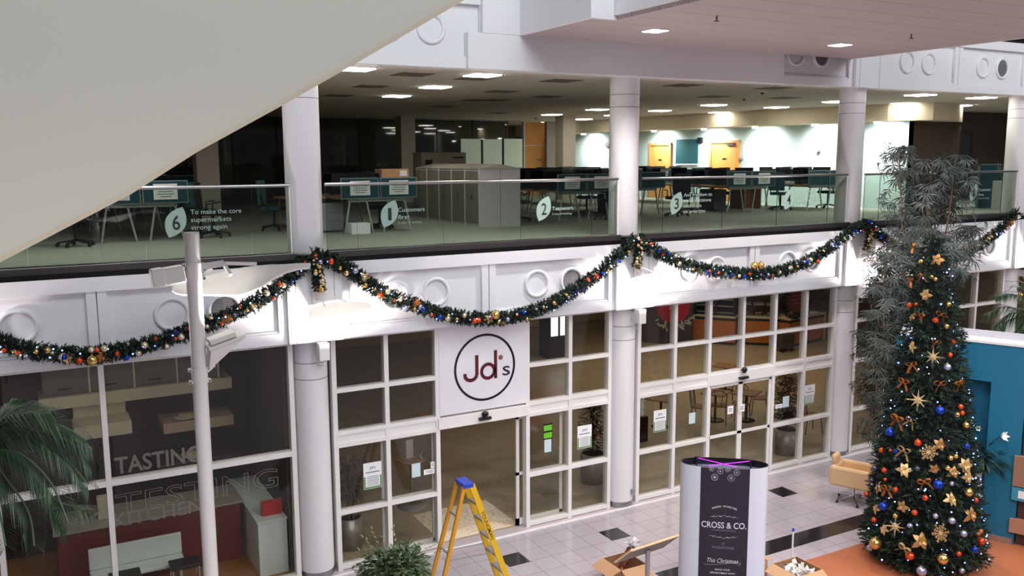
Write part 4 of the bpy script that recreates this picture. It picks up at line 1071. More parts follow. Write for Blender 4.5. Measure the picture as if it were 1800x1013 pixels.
for c, lst in {
    'royal blue': [(1651, 721, 8), (1567, 760, 8.5), (1648, 851, 9), (1555, 890, 8.5), (1697, 785, 6), (1711, 966, 6.5), (1577, 794, 5)],
    'lilac silver': [(1664, 645, 6.5), (1598, 589, 4.5), (1672, 915, 6.5), (1692, 938, 6.5), (1644, 907, 5), (1600, 924, 5), (1531, 963, 6), (1620, 1003, 9), (1672, 850, 4.5), (1690, 1003, 5)],
    'dark pewter': [(1540, 824, 6), (1534, 845, 5), (1575, 807, 4.5), (1613, 824, 5)],
    'copper orange': [(1614, 778, 6.5), (1556, 827, 5), (1575, 861, 5.5), (1525, 870, 5.5), (1626, 875, 5.5), (1608, 901, 5.5), (1538, 914, 5), (1600, 977, 7.5), (1684, 973, 5), (1713, 879, 5), (1551, 792, 5), (1687, 715, 5), (1690, 726, 4.5), (1675, 601, 4.5), (1669, 624, 4.5), (1644, 563, 5.5), (1601, 537, 5), (1611, 535, 3.5), (1722, 951, 7), (1566, 792, 3), (1557, 843, 3.5)],
    'gold': [(1542, 955, 11), (1656, 982, 9.5), (1700, 865, 8), (1696, 747, 6), (1681, 729, 5), (1663, 574, 5), (1666, 535, 5), (1670, 805, 5), (1679, 802, 4.5), (1665, 823, 5), (1575, 907, 5), (1620, 460, 4.5), (1637, 487, 4), (1644, 491, 4)]}.items():
    for x, y, r in lst: ORN.append(('bauble', c, x, y, r))
for x, y, r in ((1639, 626, 19), (1616, 702, 20), (1578, 924, 17)): ORN.append(('star', 'gold', x, y, r))
for x, y, r in ((1632, 793, 16), (1651, 934, 18)): ORN.append(('snowflake', 'gold', x, y, r))
for x, y, r in ((1592, 825, 11), (1651, 781, 11), (1670, 876, 11), (1588, 890, 10), (1544, 893, 9), (1548, 857, 12), (1693, 817, 12), (1703, 904, 13), (1620, 950, 14), (1606, 609, 9), (1628, 518, 10), (1646, 456, 10), (1607, 557, 8), (1557, 930, 8), (1673, 829, 10), (1642, 824, 9), (1697, 838, 9)): ORN.append(('flower', 'gold', x, y, r))
for x, y, r in ((1582, 735, 13), (1604, 738, 10), (1593, 670, 11), (1651, 673, 11), (1681, 672, 10), (1619, 552, 10), (1652, 552, 10), (1613, 432, 9), (1607, 490, 10), (1625, 845, 12), (1563, 857, 11), (1592, 962, 12), (1716, 935, 9), (1592, 790, 12), (1624, 484, 8), (1606, 640, 10), (1645, 600, 8)): ORN.append(('bow', 'amber' if y % 2 or y < 700 else 'gold', x, y, r))
def star_mesh():
    b = MB(); n = 16; vs = [(0, 0, 0.16), (0, 0, -0.16)]
    for i in range(n):
        a = 2 * pi * i / n + pi / 2; r = (1.1 if i % 4 == 0 else 0.78) if i % 2 == 0 else 0.27
        vs.append((r * cos(a), r * sin(a), 0))
    fs = []
    for i in range(n):
        fs += [(0, 2 + i, 2 + (i + 1) % n), (1, 2 + (i + 1) % n, 2 + i)]
    return mesh_of(b.add(vs, fs), 'star', [mat('champagne_gold', (226, 208, 168), 0.25, 0.75)])
def flake_mesh():
    b = MB()
    for i in range(12):
        a = pi * i / 6; r = 1.0 if i % 2 == 0 else 0.75; d = V((cos(a), sin(a), 0)); s = V((-sin(a), cos(a), 0))
        b.bar((0, 0, 0), d * r, 0.06, 0.05)
        for f in (0.5, 0.75):
            for q in (-1, 1): b.bar(d * r * f, d * r * (f + 0.18) + s * q * 0.16, 0.04, 0.04)
    b.cyl((0, 0, -0.03), (0, 0, 0.03), 0.2, n=12)
    return mesh_of(b, 'snowflake', [GOLDM])
STAR, FLAKE = star_mesh(), flake_mesh()
COLM = {'royal blue': 'blue', 'lilac silver': 'silver', 'dark pewter': 'dark', 'copper orange': 'copper', 'gold': 'gold'}
groups = {}
for o in ORN: groups.setdefault((o[0], o[1]), []).append(o)
for (kind, colr), lst in groups.items():
    lst.sort(key=lambda o: o[3])
    for k, (_, _, x, y, r) in enumerate(lst):
        p = on_tree(x, y); D = (p - CAM).dot(CF); R = r * D / F_PX; ou = outward(p)
        w1 = rank(k, len(lst), 'highest', 'lowest')
        lab = {'bauble': '%s bauble, the %s of its colour on the christmas tree', 'star': '%s eight-pointed star, the %s one on the christmas tree', 'snowflake': '%s glitter snowflake, the %s one on the christmas tree', 'flower': '%s poinsettia flower, the %s one on the christmas tree', 'bow': '%s ribbon bow, the %s of its colour on the christmas tree'}[kind] % (colr, w1)
        face = (ou + V((rnd.uniform(-.45, .45), rnd.uniform(-.45, .45), rnd.uniform(-.15, .5)))).to_track_quat('Z', 'Y').to_euler()
        if kind == 'bauble': o = inst(BAUB[COLM[colr]], 'bauble', p + ou * R * 0.3, None, R, (rnd.uniform(-.3, .3), rnd.uniform(-.3, .3), 0))
        elif kind == 'star': o = inst(STAR, 'star_ornament', p + ou * 0.08, None, R, (CAM - p).to_track_quat('Z', 'Y').to_euler())
        elif kind == 'snowflake': o = inst(FLAKE, 'snowflake_ornament', p + ou * 0.07, None, R, face)
        elif kind == 'flower': o = inst(FLOW['gold'] if (k % 2) else FLOW['antique'], 'poinsettia', p + ou * 0.05, None, R * 1.25, face)
        else:
            o = inst(BOW[colr], 'ribbon_bow', p + ou * 0.06, None, R * 1.25, (rnd.uniform(-.3, .3), rnd.uniform(-.5, .5), atan2(ou.y, ou.x) + pi / 2))
        o.name = {'bauble': 'bauble', 'star': 'star_ornament', 'snowflake': 'snowflake_ornament', 'flower': 'poinsettia', 'bow': 'ribbon_bow'}[kind]
        tag(o, lab, 'christmas ornament', colr + ' ' + kind + 's on the christmas tree')
# the string of lights wound round the tree
t = thing('light_string', 'string of blue-white fairy lights wound round the christmas tree', 'fairy lights', TB)
wire = []; spots = []
for i in range(400):
    f = i / 399; z = 0.15 + 5.15 * f; th = f * 2 * pi * 13; r = trad(z) * 0.97
    p = taxis(z) + V((cos(th) * r, sin(th) * r, 0)); wire.append(p)
MB().tube(wire, 0.004, 4).build('wire', mat('wire_green', (20, 36, 24), 0.6), t)
rg = random.Random(33); n = 0
while n < 90:
    z = 5.2 * (1 - sqrt(rg.random())) + 0.12; z = min(z, 5.25) if rg.random() < 0.7 else rg.uniform(0.2, 5.25)
    th = rg.uniform(pi * 0.85, pi * 1.95); r = trad(z) + 0.045
    inst(bulb_me, 'bulb', taxis(z) + V((cos(th) * r, sin(th) * r, 0)), t, rg.uniform(0.009, 0.015)); n += 1
b = MB()
for i in range(60):
    z = 5.2 * (1 - sqrt(rg.random())) + 0.1; th = rg.uniform(0, 2 * pi); r = trad(min(z, 5.3)) + 0.03
    b.sphere(taxis(z) + V((cos(th) * r, sin(th) * r, 0)), 0.009, 6)
o = b.build('small_bulb', BULB, t); o['kind'] = 'stuff'

# ================================================================== TALL WEEPING BAMBOO BEHIND THE TREE
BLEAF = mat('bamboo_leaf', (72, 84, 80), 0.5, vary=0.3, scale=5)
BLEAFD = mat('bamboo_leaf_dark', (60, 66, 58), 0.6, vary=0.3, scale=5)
CANE = mat('cane_brown', (150, 112, 84), 0.6, vary=0.2, scale=9)
pb = P(1562, 806, 'z', 0.55)
t = thing('bamboo', 'tall artificial bamboo with weeping grey-green leaves in a dark pot, behind the christmas tree', 'plant', (pb.x, pb.y, 0))
TD = (pb - CAM).dot(CF)
MB().lathe([(0, 0), (0.19, 0), (0.24, 0.57), (0.22, 0.57), (0.21, 0.51), (0, 0.50)], (pb.x, pb.y, 0)).build('pot', mat('bamboo_pot', (70, 62, 58), 0.35), t)
rg = random.Random(5)
STEMS = [[(1572, 806), (1585, 640), (1588, 480), (1580, 262)], [(1560, 806), (1556, 680), (1553, 520), (1560, 440)], [(1570, 806), (1592, 640), (1620, 460), (1640, 285)],
         [(1575, 806), (1605, 620), (1655, 450), (1680, 280)], [(1566, 806), (1580, 700), (1660, 520), (1706, 400)], [(1568, 806), (1570, 600), (1600, 420), (1655, 330)], [(1566, 806), (1545, 720), (1538, 640), (1540, 590)]]
b = MB(); first = True
for si, s in enumerate(STEMS):
    off = rg.uniform(-0.35, 0.25)
    pts = curve([Dp(x, y, TD + off * min(1, (806 - y) / 200)) for x, y in s], 24)
    MB().tube(pts, 0.030, 8, r1=0.014).build('cane', CANE, t)
    n = {0: 190, 1: 120, 2: 150, 3: 100, 4: 110, 5: 110, 6: 110}[si]
    for i in range(n):
        f = {0: 0.22, 1: 0.12, 6: 0.08}.get(si, 0.32) + (1 - {0: 0.22, 1: 0.12, 6: 0.08}.get(si, 0.32)) * i / (n - 1) if si not in (3,) else 0.55 + 0.45 * i / (n - 1)
        u = f * 23; k = min(int(u), 22); p = pts[k].lerp(pts[k + 1], u - k)
        th = rg.uniform(0, 2 * pi); out = V((cos(th), sin(th), 0))
        reach = rg.uniform(0.12, 0.46) * (1.0 if f < 0.95 else 0.8)
        e = p + out * reach + V((0, 0, rg.uniform(-0.02, 0.16)))
        b.bar(p, e, 0.006, 0.006, mi=1)
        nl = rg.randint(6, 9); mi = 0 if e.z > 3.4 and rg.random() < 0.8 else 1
        for q in range(nl):
            a = (q / (nl - 1) - 0.5) * 2.9; sd = V((-out.y, out.x, 0))
            d = (out * (0.25 + 0.3 * rg.random()) + sd * sin(a) + V((0, 0, -cos(a) * 0.9 - 0.25 + 0.2 * rg.random()))).normalized()
            leaf_quad(b, e, d, out + V((0, 0, 0.4)), rg.uniform(0.22, 0.33), rg.uniform(0.026, 0.037), mi, 0.5)
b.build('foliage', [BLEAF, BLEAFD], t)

# ================================================================== PALMS AT THE EDGES
PALML = mat('palm_leaf', (46, 74, 50), 0.45, vary=0.35, scale=4)
PALML2 = mat('palm_leaf_light', (92, 116, 86), 0.45, vary=0.25, scale=4)
def frond(b, pts, L, n, w, rg, hang=0.34, mi=0):
    c = curve(pts, n); b.tube(c[::2] if len(c) % 2 else c[::2] + [c[-1]], 0.010, 5, mi=1)
    for k in range(2, n):
        d = (c[k] - c[k - 1]).normalized(); s = d.cross(Z3).normalized(); f = k / n; l = L * (0.55 + 0.9 * sin(pi * min(1, 0.15 + f * 0.8))) * 0.75
        for q in (-1, 1):
            dd = (d * 1.0 + s * q * 0.7 + V((0, 0, -hang * (0.5 + f)))).normalized()
            leaf_quad(b, c[k], dd, Z3, l * rg.uniform(0.85, 1.1), w, mi if rg.random() < 0.8 else 1, 0.7)
def palm(label, crown, fronds, depth, base, L, w, spread):
    t = thing('palm', label, 'plant', base)
    rg = random.Random(17); b = MB(); c0 = Dp(*crown, depth)
    for fr in fronds:
        o = rg.uniform(-spread, spread)
        frond(b, [c0] + [Dp(x, y, depth + o * (i + 1) / len(fr)) for i, (x, y) in enumerate(fr)], L, 42, w, rg)
    b.build('fronds', [PALML, PALML2], t)
    MB().tube([(base[0], base[1], 0.3), V((base[0], base[1], c0.z * 0.5)).lerp(c0, 0.1), c0], 0.07, 10, r1=0.05).build('trunk', BARK, t)
    MB().lathe([(0, 0), (0.24, 0), (0.30, 0.5), (0.27, 0.5), (0.26, 0.44), (0, 0.43)], (base[0], base[1], 0)).build('pot', mat('palm_pot', (80, 74, 70), 0.4), t)
c0 = Dp(-45, 790, 8.6)
palm('green palm fronds reaching in at the left edge before the kitchen window', (-45, 790), [[(0, 758), (60, 742), (110, 750), (152, 775)], [(0, 770), (50, 768), (110, 800), (152, 850)], [(-10, 790), (40, 800), (90, 850), (120, 920)], [(-20, 800), (10, 840), (50, 900), (60, 960)], [(-10, 750), (20, 722), (45, 712)], [(0, 750), (40, 730), (85, 722)], [(-20, 820), (-5, 880), (10, 960)], [(0, 765), (70, 760), (130, 782), (155, 812)], [(-10, 785), (45, 820), (100, 880), (150, 893)]], 8.6, (c0.x, c0.y, 0), 0.40, 0.019, 0.5)
c1 = Dp(1838, 545, 19.5)
palm('green palm fronds reaching in at the right edge above the kiosk wall', (1838, 545), [[(1800, 545), (1765, 540), (1732, 552)], [(1800, 555), (1770, 565), (1735, 600)], [(1805, 530), (1775, 518), (1752, 520)], [(1805, 560), (1780, 590), (1762, 640)], [(1812, 530), (1800, 510), (1790, 505)], [(1806, 552), (1775, 552), (1745, 575)]], 19.5, (c1.x, c1.y, 0), 0.42, 0.026, 0.6)
p = Dp(1794, 519, 19.3); tag(inst(BAUB['gold'], 'bauble', p, None, 0.055), 'gold bauble hanging in the palm at the right edge, the upper one', 'christmas ornament', 'gold baubles in the right-hand palm'); 
p = Dp(1793, 526, 19.3); tag(inst(BAUB['champagne'], 'bauble', p, None, 0.05), 'pale gold bauble hanging in the palm at the right edge, the lower one', 'christmas ornament', 'gold baubles in the right-hand palm')
# ================================================================== THE OFFICE ON THE UPPER FLOOR
ZF = Z_UP
PANEL = mat('light_panel', (255, 250, 236), 0.5, emit=20, vary=0)
lp_px = [(625, 120), (848, 131), (765, 152), (697, 168), (1050, 192), (1025, 209), (970, 201), (955, 215), (1160, 194), (1080, 202), (1255, 184), (1265, 197), (1365, 188), (1470, 178), (1618, 166), (1590, 181), (1685, 185), (1725, 171)]
lpos = sorted([P(x, y, 'z', Z_CEIL) for x, y in lp_px], key=lambda p: p.x)
for k, p in enumerate(lpos):
    t = thing('ceiling_light', 'square lit ceiling panel of the office, the %s from the left' % ORD[k], 'ceiling light', (p.x, p.y, Z_CEIL), 'office ceiling lights')
    s = 0.27
    MB().box(p.x - s, p.y - s, Z_CEIL - 0.012, p.x + s, p.y + s, Z_CEIL + 0.004).build('frame', WHITE, t)
    MB().box(p.x - s + 0.02, p.y - s + 0.02, Z_CEIL - 0.028, p.x + s - 0.02, p.y + s - 0.02, Z_CEIL - 0.011).build('diffuser', PANEL, t)
def wallx(y):
    for (xa, ya), (xb, yb) in zip(WALLR, WALLR[1:]):
        if yb <= y <= ya: return xa + (xb - xa) * (ya - y) / (ya - yb)
    return WALLR[-1][0] if y < 3.2 else WALLR[0][0]
def W(x, y):
    """point of the pale teal wall at photo pixel x,y"""
    d = ray(x, y)
    for i in range(2600):
        p = CAM + d * (14 + i * 0.01)
        if p.x >= wallx(p.y) or p.y > 22: return p
    return p
def wdir(y):
    a = V((wallx(y + 0.5), y + 0.5, 0)) - V((wallx(y - 0.5), y - 0.5, 0)); return a.normalized()   # along the wall, away from the hall
# soffit downlights washing the wall
DL = mat('downlight', (255, 255, 248), 0.4, emit=22, vary=0)
for k, (x, y) in enumerate(((1047, 233), (1172, 226), (1260, 222), (1350, 219), (1455, 216), (1565, 214), (1637, 218))):
    wp = W(x, y); d = wdir(wp.y); nrm_ = V((d.y, -d.x, 0)); nrm_ = -nrm_ if nrm_.x > 0 else nrm_
    p = V((wp.x, wp.y, 7.66)) + nrm_ * 0.62
    if k == 6: p = P(x, y, 'z', 7.66)
    t = thing('soffit_downlight', 'round downlight under the cream soffit of the office, the %s from the left' % ORD[k], 'ceiling light', p, 'soffit downlights')
    MB().cyl(p + V((0, 0, -0.012)), p + V((0, 0, 0.002)), 0.13, n=24).build('rim', WHITE, t)
    MB().cyl(p + V((0, 0, -0.06)), p + V((0, 0, -0.012)), 0.09, n=24).build('lamp', DL, t)
    light('soffit_light', 'SPOT', p + V((0, 0, -0.08)), 300, (0.96, 1.0, 0.98), aim=p + V((0, 0, -1.1)) - nrm_ * 0.7, spot_size=radians(150), spot_blend=1.0, shadow_soft_size=0.1)
# doors on the teal wall and the tall wooden door further left
def wall_door(name, xa, xb, ytop, closer=False):
    a, c = W(xa, ytop), W(xb, ytop); zt = (a.z + c.z) / 2; d = (c - a); d.z = 0; L_ = d.length; d = d / L_
    n_ = V((-d.y, d.x, 0)); n_ = n_ if n_.x < 0 else -n_; m = (a + c) / 2; m.z = 0
    b = MB(); fw = 0.09
    for s in (-1, 1): b.obox(m + d * s * (L_ / 2 - fw / 2) + n_ * 0.03 + V((0, 0, (ZF + zt) / 2)), d, n_, Z3, fw / 2, 0.05, (zt - ZF) / 2)
    b.obox(m + n_ * 0.03 + V((0, 0, zt - fw / 2)), d, n_, Z3, L_ / 2, 0.052, fw / 2)
    o = struct(b.build(name, mat('door_frame_wood', (206, 146, 84), 0.45, vary=0.1)))
    MB().obox(m + n_ * 0.015 + V((0, 0, (ZF + zt - fw) / 2)), d, n_, Z3, L_ / 2 - fw, 0.02, (zt - fw - ZF) / 2).build('door_leaf', WOOD, o)
    MB().obox(m + n_ * 0.04 + V((0, 0, zt - 0.62)), d, n_, Z3, 0.09, 0.004, 0.025).build('door_sign', STEEL, o)
    if closer: MB().obox(m + d * L_ * 0.22 + n_ * 0.07 + V((0, 0, zt - 0.15)), d, n_, Z3, 0.16, 0.03, 0.03).build('door_closer', STEEL, o)
wall_door('door_3', 1143, 1182, 251.5); wall_door('door_4', 1250, 1302, 247, True)
def on_wall(px4, dep=0.04):
    x0, y0, x1, y1 = px4; a = W(x0, y0); c = W(x1, y0); e = W((x0 + x1) / 2, y1); d = c - a; d.z = 0; L_ = d.length; d = d / L_
    n_ = V((-d.y, d.x, 0)); n_ = n_ if n_.x < 0 else -n_; m = (a + c) / 2; m.z = ((a.z + c.z) / 2 + e.z) / 2
    return m, d, n_, L_ / 2, abs((a.z + c.z) / 2 - e.z) / 2
m, d, n_, hx, hz = on_wall((1190, 245, 1228, 288))
t = thing('notice_board', 'dark teal notice board on the pale wall between the two wooden office doors', 'notice board', m)
MB().obox(m + n_ * 0.03, d, n_, Z3, hx, 0.02, hz).build('board', mat('board_teal', (12, 84, 92), 0.7), t)
MB().obox(m + n_ * 0.03 - V((0, 0, hz + 0.02)), d, n_, Z3, hx, 0.03, 0.02).build('ledge', PAPER, t)
for k, (q, nm, lab, ct) in enumerate((((1065, 249, 1074, 258), 'wall_speaker', 'small grey box high on the pale office wall left of the middle column', 'speaker'), ((1229, 242, 1236, 251), 'wall_camera', 'small dark box on a bracket beside the teal notice board', 'camera'), ((1303, 277, 1306, 281), 'light_switch', 'small white switch right of the right-hand office door', 'switch'), ((1438, 263, 1443, 266), 'wall_socket', 'tiny dark fitting on the pale office wall left of the right-hand column', 'switch'))):
    m, d, n_, hx, hz = on_wall(q)
    b = MB().obox(m + n_ * 0.05, d, n_, Z3, max(hx, 0.04), 0.045, max(hz, 0.04)); o = b.build(nm, GREYMET if k != 1 else DARK); tag(o, lab, ct)
# wooden door panel, pillars and the dark glazed partition at the back
a, c = P(920, 220, 'y', 17.9), P(957, 220, 'y', 17.9)
b = MB().box(a.x, 17.8, ZF, c.x, 17.95, Z_CEIL - 0.02); o = struct(b.build('door_5', WOOD))
MB().box(a.x - 0.05, 17.78, ZF, a.x, 17.97, Z_CEIL - 0.02).box(a.x, 17.79, 7.18, c.x, 17.8, 7.2).build('door_edge', FRAME, o)
MB().box((a.x + c.x) / 2 + 0.08, 17.78, 6.58, (a.x + c.x) / 2 + 0.26, 17.8, 6.66).build('door_sign', STEEL, o)
PILL = mat('pillar_beige', (196, 186, 172), 0.7, vary=0.02)
for k, (x, y, lab) in enumerate(((13.32, 13.7, 'beige square pillar in the office beside the tall wooden door'), (8.0, 15.6, 'beige square pillar in the office behind the grey lockers'), (0.2, 9.2, 'beige square pillar in the office at the far left'))):
    tag(MB().box(x - 0.26, y - 0.26, ZF, x + 0.26, y + 0.26, Z_CEIL).build('pillar', PILL), lab, 'pillar')
tag(MB().box(P(959, 230, 'y', 17.5).x, 17.4, ZF, P(983, 230, 'y', 17.5).x, 17.6, Z_CEIL).build('partition_panel', mat('partition_grey', (150, 142, 128), 0.6)), 'grey panel between the tall wooden door and the beige pillar', 'panel')
DGLASS = mat('dark_glass', (60, 62, 56), 0.03, vary=0)
t = thing('glazed_partition', 'dark glazed partition at the back of the office, reflecting the ceiling lights', 'partition', (5, 17.6, ZF))
b = MB()
for i in range(-6, 10):
    x0 = -5.9 + 1.5 * i + 4; x1 = x0 + 1.44
    if x1 > a.x - 0.1: break
    b.box(x0, 17.55, ZF + 0.05, x1, 17.6, Z_CEIL - 0.03)
b.build('glass', DGLASS, t)
b = MB()
for i in range(-6, 11):
    x0 = -5.93 + 1.5 * i + 4
    if x0 > a.x - 0.1: break
    b.box(x0 - 0.02, 17.53, ZF, x0 + 0.02, 17.62, Z_CEIL)
b.box(-11, 17.53, ZF, a.x - 0.05, 17.62, ZF + 0.05).build('frame', DARK, t)
BLIND = mat('pale_blind', (206, 222, 204), 0.8, vary=0.05, emit=0.10)  # faint emission stands in for light coming through from behind
for k, (xa, xb, yt) in enumerate(((810, 845, 244), (849, 882, 245), (886, 918, 244))):
    p, q = P(xa, yt, 'y', 17.45), P(xb, yt, 'y', 17.45)
    tag(MB().box(p.x, 17.44, ZF, q.x, 17.46, p.z).build('blind', BLIND), 'pale greenish roller blind at the back of the office, the %s of three' % ('left-hand', 'middle', 'right-hand')[k], 'blind', 'pale blinds at the back')

# ------------------------------------------------------------------ grey lockers
LG = mat('locker_grey', (196, 194, 198), 0.5, vary=0.03); LD = mat('locker_door', (126, 120, 110), 0.45, vary=0.03); LF = mat('locker_frame', (214, 208, 200), 0.5)
t = thing('locker_bank', 'long bank of grey lockers with dark doors and a shallow pitched top', 'lockers', (5.4, 5.6, ZF))
MB().box(4.90, 3.82, ZF, 5.90, 7.35, ZF + 1.27).build('carcass', LG, t)
b = MB(); x0, x1, zt = 4.88, 5.92, ZF + 1.27
for y0 in (3.80,): b.add([(x0, y0, zt), (x1, y0, zt), (5.4, y0, zt + 0.1), (x0, 7.37, zt), (x1, 7.37, zt), (5.4, 7.37, zt + 0.1)], [(0, 1, 2), (5, 4, 3), (0, 2, 5, 3), (2, 1, 4, 5), (1, 0, 3, 4)])
b.build('pitched_top', mat('locker_top', (176, 170, 158), 0.5), t)
MB().box(5.398, 3.815, ZF + 0.03, 5.402, 3.82, zt).build('end_seam', DARK, t)
for i in range(5):
    y0 = 3.86 + i * 0.70
    for j in (0, 1):
        q = MB().box(4.885, y0 + j * 0.33 + 0.01, ZF + 0.08, 4.90, y0 + j * 0.33 + 0.32, zt - 0.05).build('door', LD, t)
    MB().box(4.876, y0 + 0.30, ZF + 0.62, 4.886, y0 + 0.36, ZF + 0.68).build('lock', STEEL, t)
    MB().box(4.88, y0 - 0.045, ZF + 0.02, 4.90, y0 - 0.005, zt).build('door_frame', LF, t)
p, q = P(741, 290, 'y', 9.2), P(819, 290, 'y', 9.2); zt2 = P(780, 268, 'y', 9.2).z
t = thing('filing_cabinet', 'tall beige filing cabinet standing behind the grey lockers', 'cabinet', ((p.x + q.x) / 2, 9.5, ZF))
MB().box(p.x, 9.2, ZF, q.x, 9.8, zt2).build('carcass', mat('cabinet_beige', (150, 142, 132), 0.5), t)
MB().box(p.x + 0.12, 9.19, zt2 - 0.5, p.x + 0.32, 9.2, zt2 - 0.2).build('label_plate', DARK, t)
for i in range(2): MB().box(q.x - 0.42, 9.185, zt2 - 0.16 - i * 0.22, q.x - 0.08, 9.2, zt2 - 0.12 - i * 0.22).build('handle', DARK, t)

# ------------------------------------------------------------------ bench desks, ends turned to the hall
TOPW = mat('desk_wood', (150, 104, 70), 0.5, vary=0.12); LEGM = mat('desk_leg', (178, 180, 180), 0.4, 0.3); SCRF = mat('screen_frame', (112, 126, 124), 0.5)
SCR2 = mat('teal_screen', (10, 62, 74), 0.85, vary=0.08, scale=50)
def bench(label, x0, y0, w=1.66, length=3.2, notices=True, scr=SCR2):
    t = thing('bench_desk', label, 'desk', (x0 + w / 2, y0 + length / 2, ZF), 'office bench desks')
    h = ZF + 0.72; hw = w / 2
    for i in (0, 1):
        a0 = x0 + i * hw
        MB().box(a0 + 0.01, y0 + 0.04, h - 0.028, a0 + hw - 0.01, y0 + length, h).build('desktop', TOPW, t)
        sc_ = MB().box(a0 + 0.015, y0 - 0.02, h - 0.02, a0 + hw - 0.015, y0 + 0.015, h + 0.40).build('screen', SCRF, t)
        MB().box(a0 + 0.035, y0 - 0.024, h, a0 + hw - 0.035, y0 - 0.019, h + 0.38).build('fabric', scr, sc_)
        if notices:
            c = a0 + hw * 0.5
            MB().box(c - 0.21, y0 - 0.030, h + 0.05, c + 0.21, y0 - 0.025, h + 0.34).build('notice', PAPER, sc_)
            b = MB()
            for k, wd in enumerate((0.10, 0.15, 0.13, 0.16, 0.14)): b.box(c - wd, y0 - 0.0315, h + 0.10 + 0.045 * k, c + wd, y0 - 0.030, h + 0.112 + 0.045 * k)
            b.build('notice_print', INK, sc_)
        for yy in (y0 + 0.12, y0 + length - 0.1):
            for s in (-1, 1):
                MB().cyl((a0 + hw / 2 + s * 0.30, yy - 0.02, ZF), (a0 + hw / 2 + s * 0.17, yy, h - 0.03), 0.021, n=10).build('leg', LEGM, t)
    MB().box(x0 + 0.2, y0 + 0.1, h - 0.09, x0 + w - 0.2, y0 + 0.16, h - 0.03).box(x0 + hw - 0.03, y0 + 0.16, h - 0.09, x0 + hw + 0.03, y0 + length, h - 0.03).build('beam', LEGM, t)
    MB().box(x0 + hw - 0.015, y0 + 0.2, h, x0 + hw + 0.015, y0 + length, h + 0.42).build('divider', scr, t)
    return t
bench('bench desk with two teal end screens at the far left, under the cream escalator flank', -2.68, 4.22)
bench('bench desk with two teal end screens, left of the grey lockers', 1.78, 3.82)
bench('bench desk with two teal end screens beside the column right of the shop sign', 7.16, 4.32)
bench('bench desk with two teal end screens, above the right half of the closed cafe doors', 12.62, 4.62, 1.78)
bench('bench desk without notices just right of the column right of the shop sign', 9.55, 5.4, notices=False)
bench('bench desk without notices near the column left of the christmas tree', 15.2, 4.2, 1.6, 2.6, notices=False)
bench('bench desk in the second row behind the grey lockers', 8.4, 9.2, notices=False)
bench('bench desk in the second row in front of the tall wooden door', 11.0, 9.6, notices=False)
bench('bench desk in the second row in front of the two office doors', 14.2, 9.4, 1.6, notices=False)
bench('bench desk deep in the dark office behind the left column', -1.6, 9.6, notices=False)

# ------------------------------------------------------------------ monitors (backs and fronts, dark)
MON = mat('monitor_black', (14, 14, 16), 0.3); 
def monitor_proto():
    t = thing('monitor', 'x', 'monitor', (0, 0, 0), 'black office monitors')
    MB().box(-0.27, -0.02, 0.14, 0.27, 0.015, 0.48).build('housing', MON, t, bevel=0.006)
    MB().box(-0.255, -0.0215, 0.155, 0.255, -0.02, 0.465).build('screen', mat('monitor_glass', (10, 11, 13), 0.12), t)
    MB().box(-0.03, 0.015, 0.0, 0.03, 0.045, 0.3).build('stand', DARK, t); MB().cyl((0, 0.03, 0), (0, 0.03, 0.012), 0.11, n=20).build('foot', DARK, t)
    return t
mp = monitor_proto(); first = True
mons = []
for x0, y0, w_, ln in ((-2.68, 4.22, 1.66, 3.2), (1.78, 3.82, 1.66, 3.2), (7.16, 4.32, 1.66, 3.2), (12.62, 4.62, 1.78, 3.2), (9.55, 5.4, 1.66, 3.2), (15.2, 4.2, 1.6, 2.6), (8.4, 9.2, 1.66, 3.2), (11.0, 9.6, 1.66, 3.2), (14.2, 9.4, 1.6, 3.2), (-1.6, 9.6, 1.66, 3.2)):
    for f in (0.25, 0.5, 0.76):
        for s in (0.22, 0.78): mons.append((x0 + w_ * s, y0 + ln * f + 0.06 * (s - 0.5), rnd.uniform(-0.35, 0.35) + (pi if rnd.random() < .5 else 0)))
mons.sort(key=lambda m: m[0])
mons = mons[:60]
rows = {}
for m_ in mons:
    d_ = V((m_[0], m_[1], 6.2)) - CAM; u = d_.dot(CR) / d_.dot(CF); rows.setdefault('front' if m_[1] < 8.7 else 'second', []).append((u, m_))
NUM = lambda k: ORD[k] if k < len(ORD) else ORD[19][:0] + 'number ' + str(k + 1)
for rw, lst in rows.items():
    lst.sort()
    n = len(lst); h = (n + 1) // 2
    for k, (u, (x, y, r)) in enumerate(lst):
        lab = 'black monitor on the %s row of office desks, %s from the %s' % (rw, ORD[k] if k < h else ORD[n - 1 - k], 'left' if k < h else 'right')
        if first: o = mp; o.location = (x, y, ZF + 0.72); o.rotation_euler = (0, 0, r); o['label'] = lab; first = False
        else: dup(mp, (x, y, ZF + 0.72), r, lab)

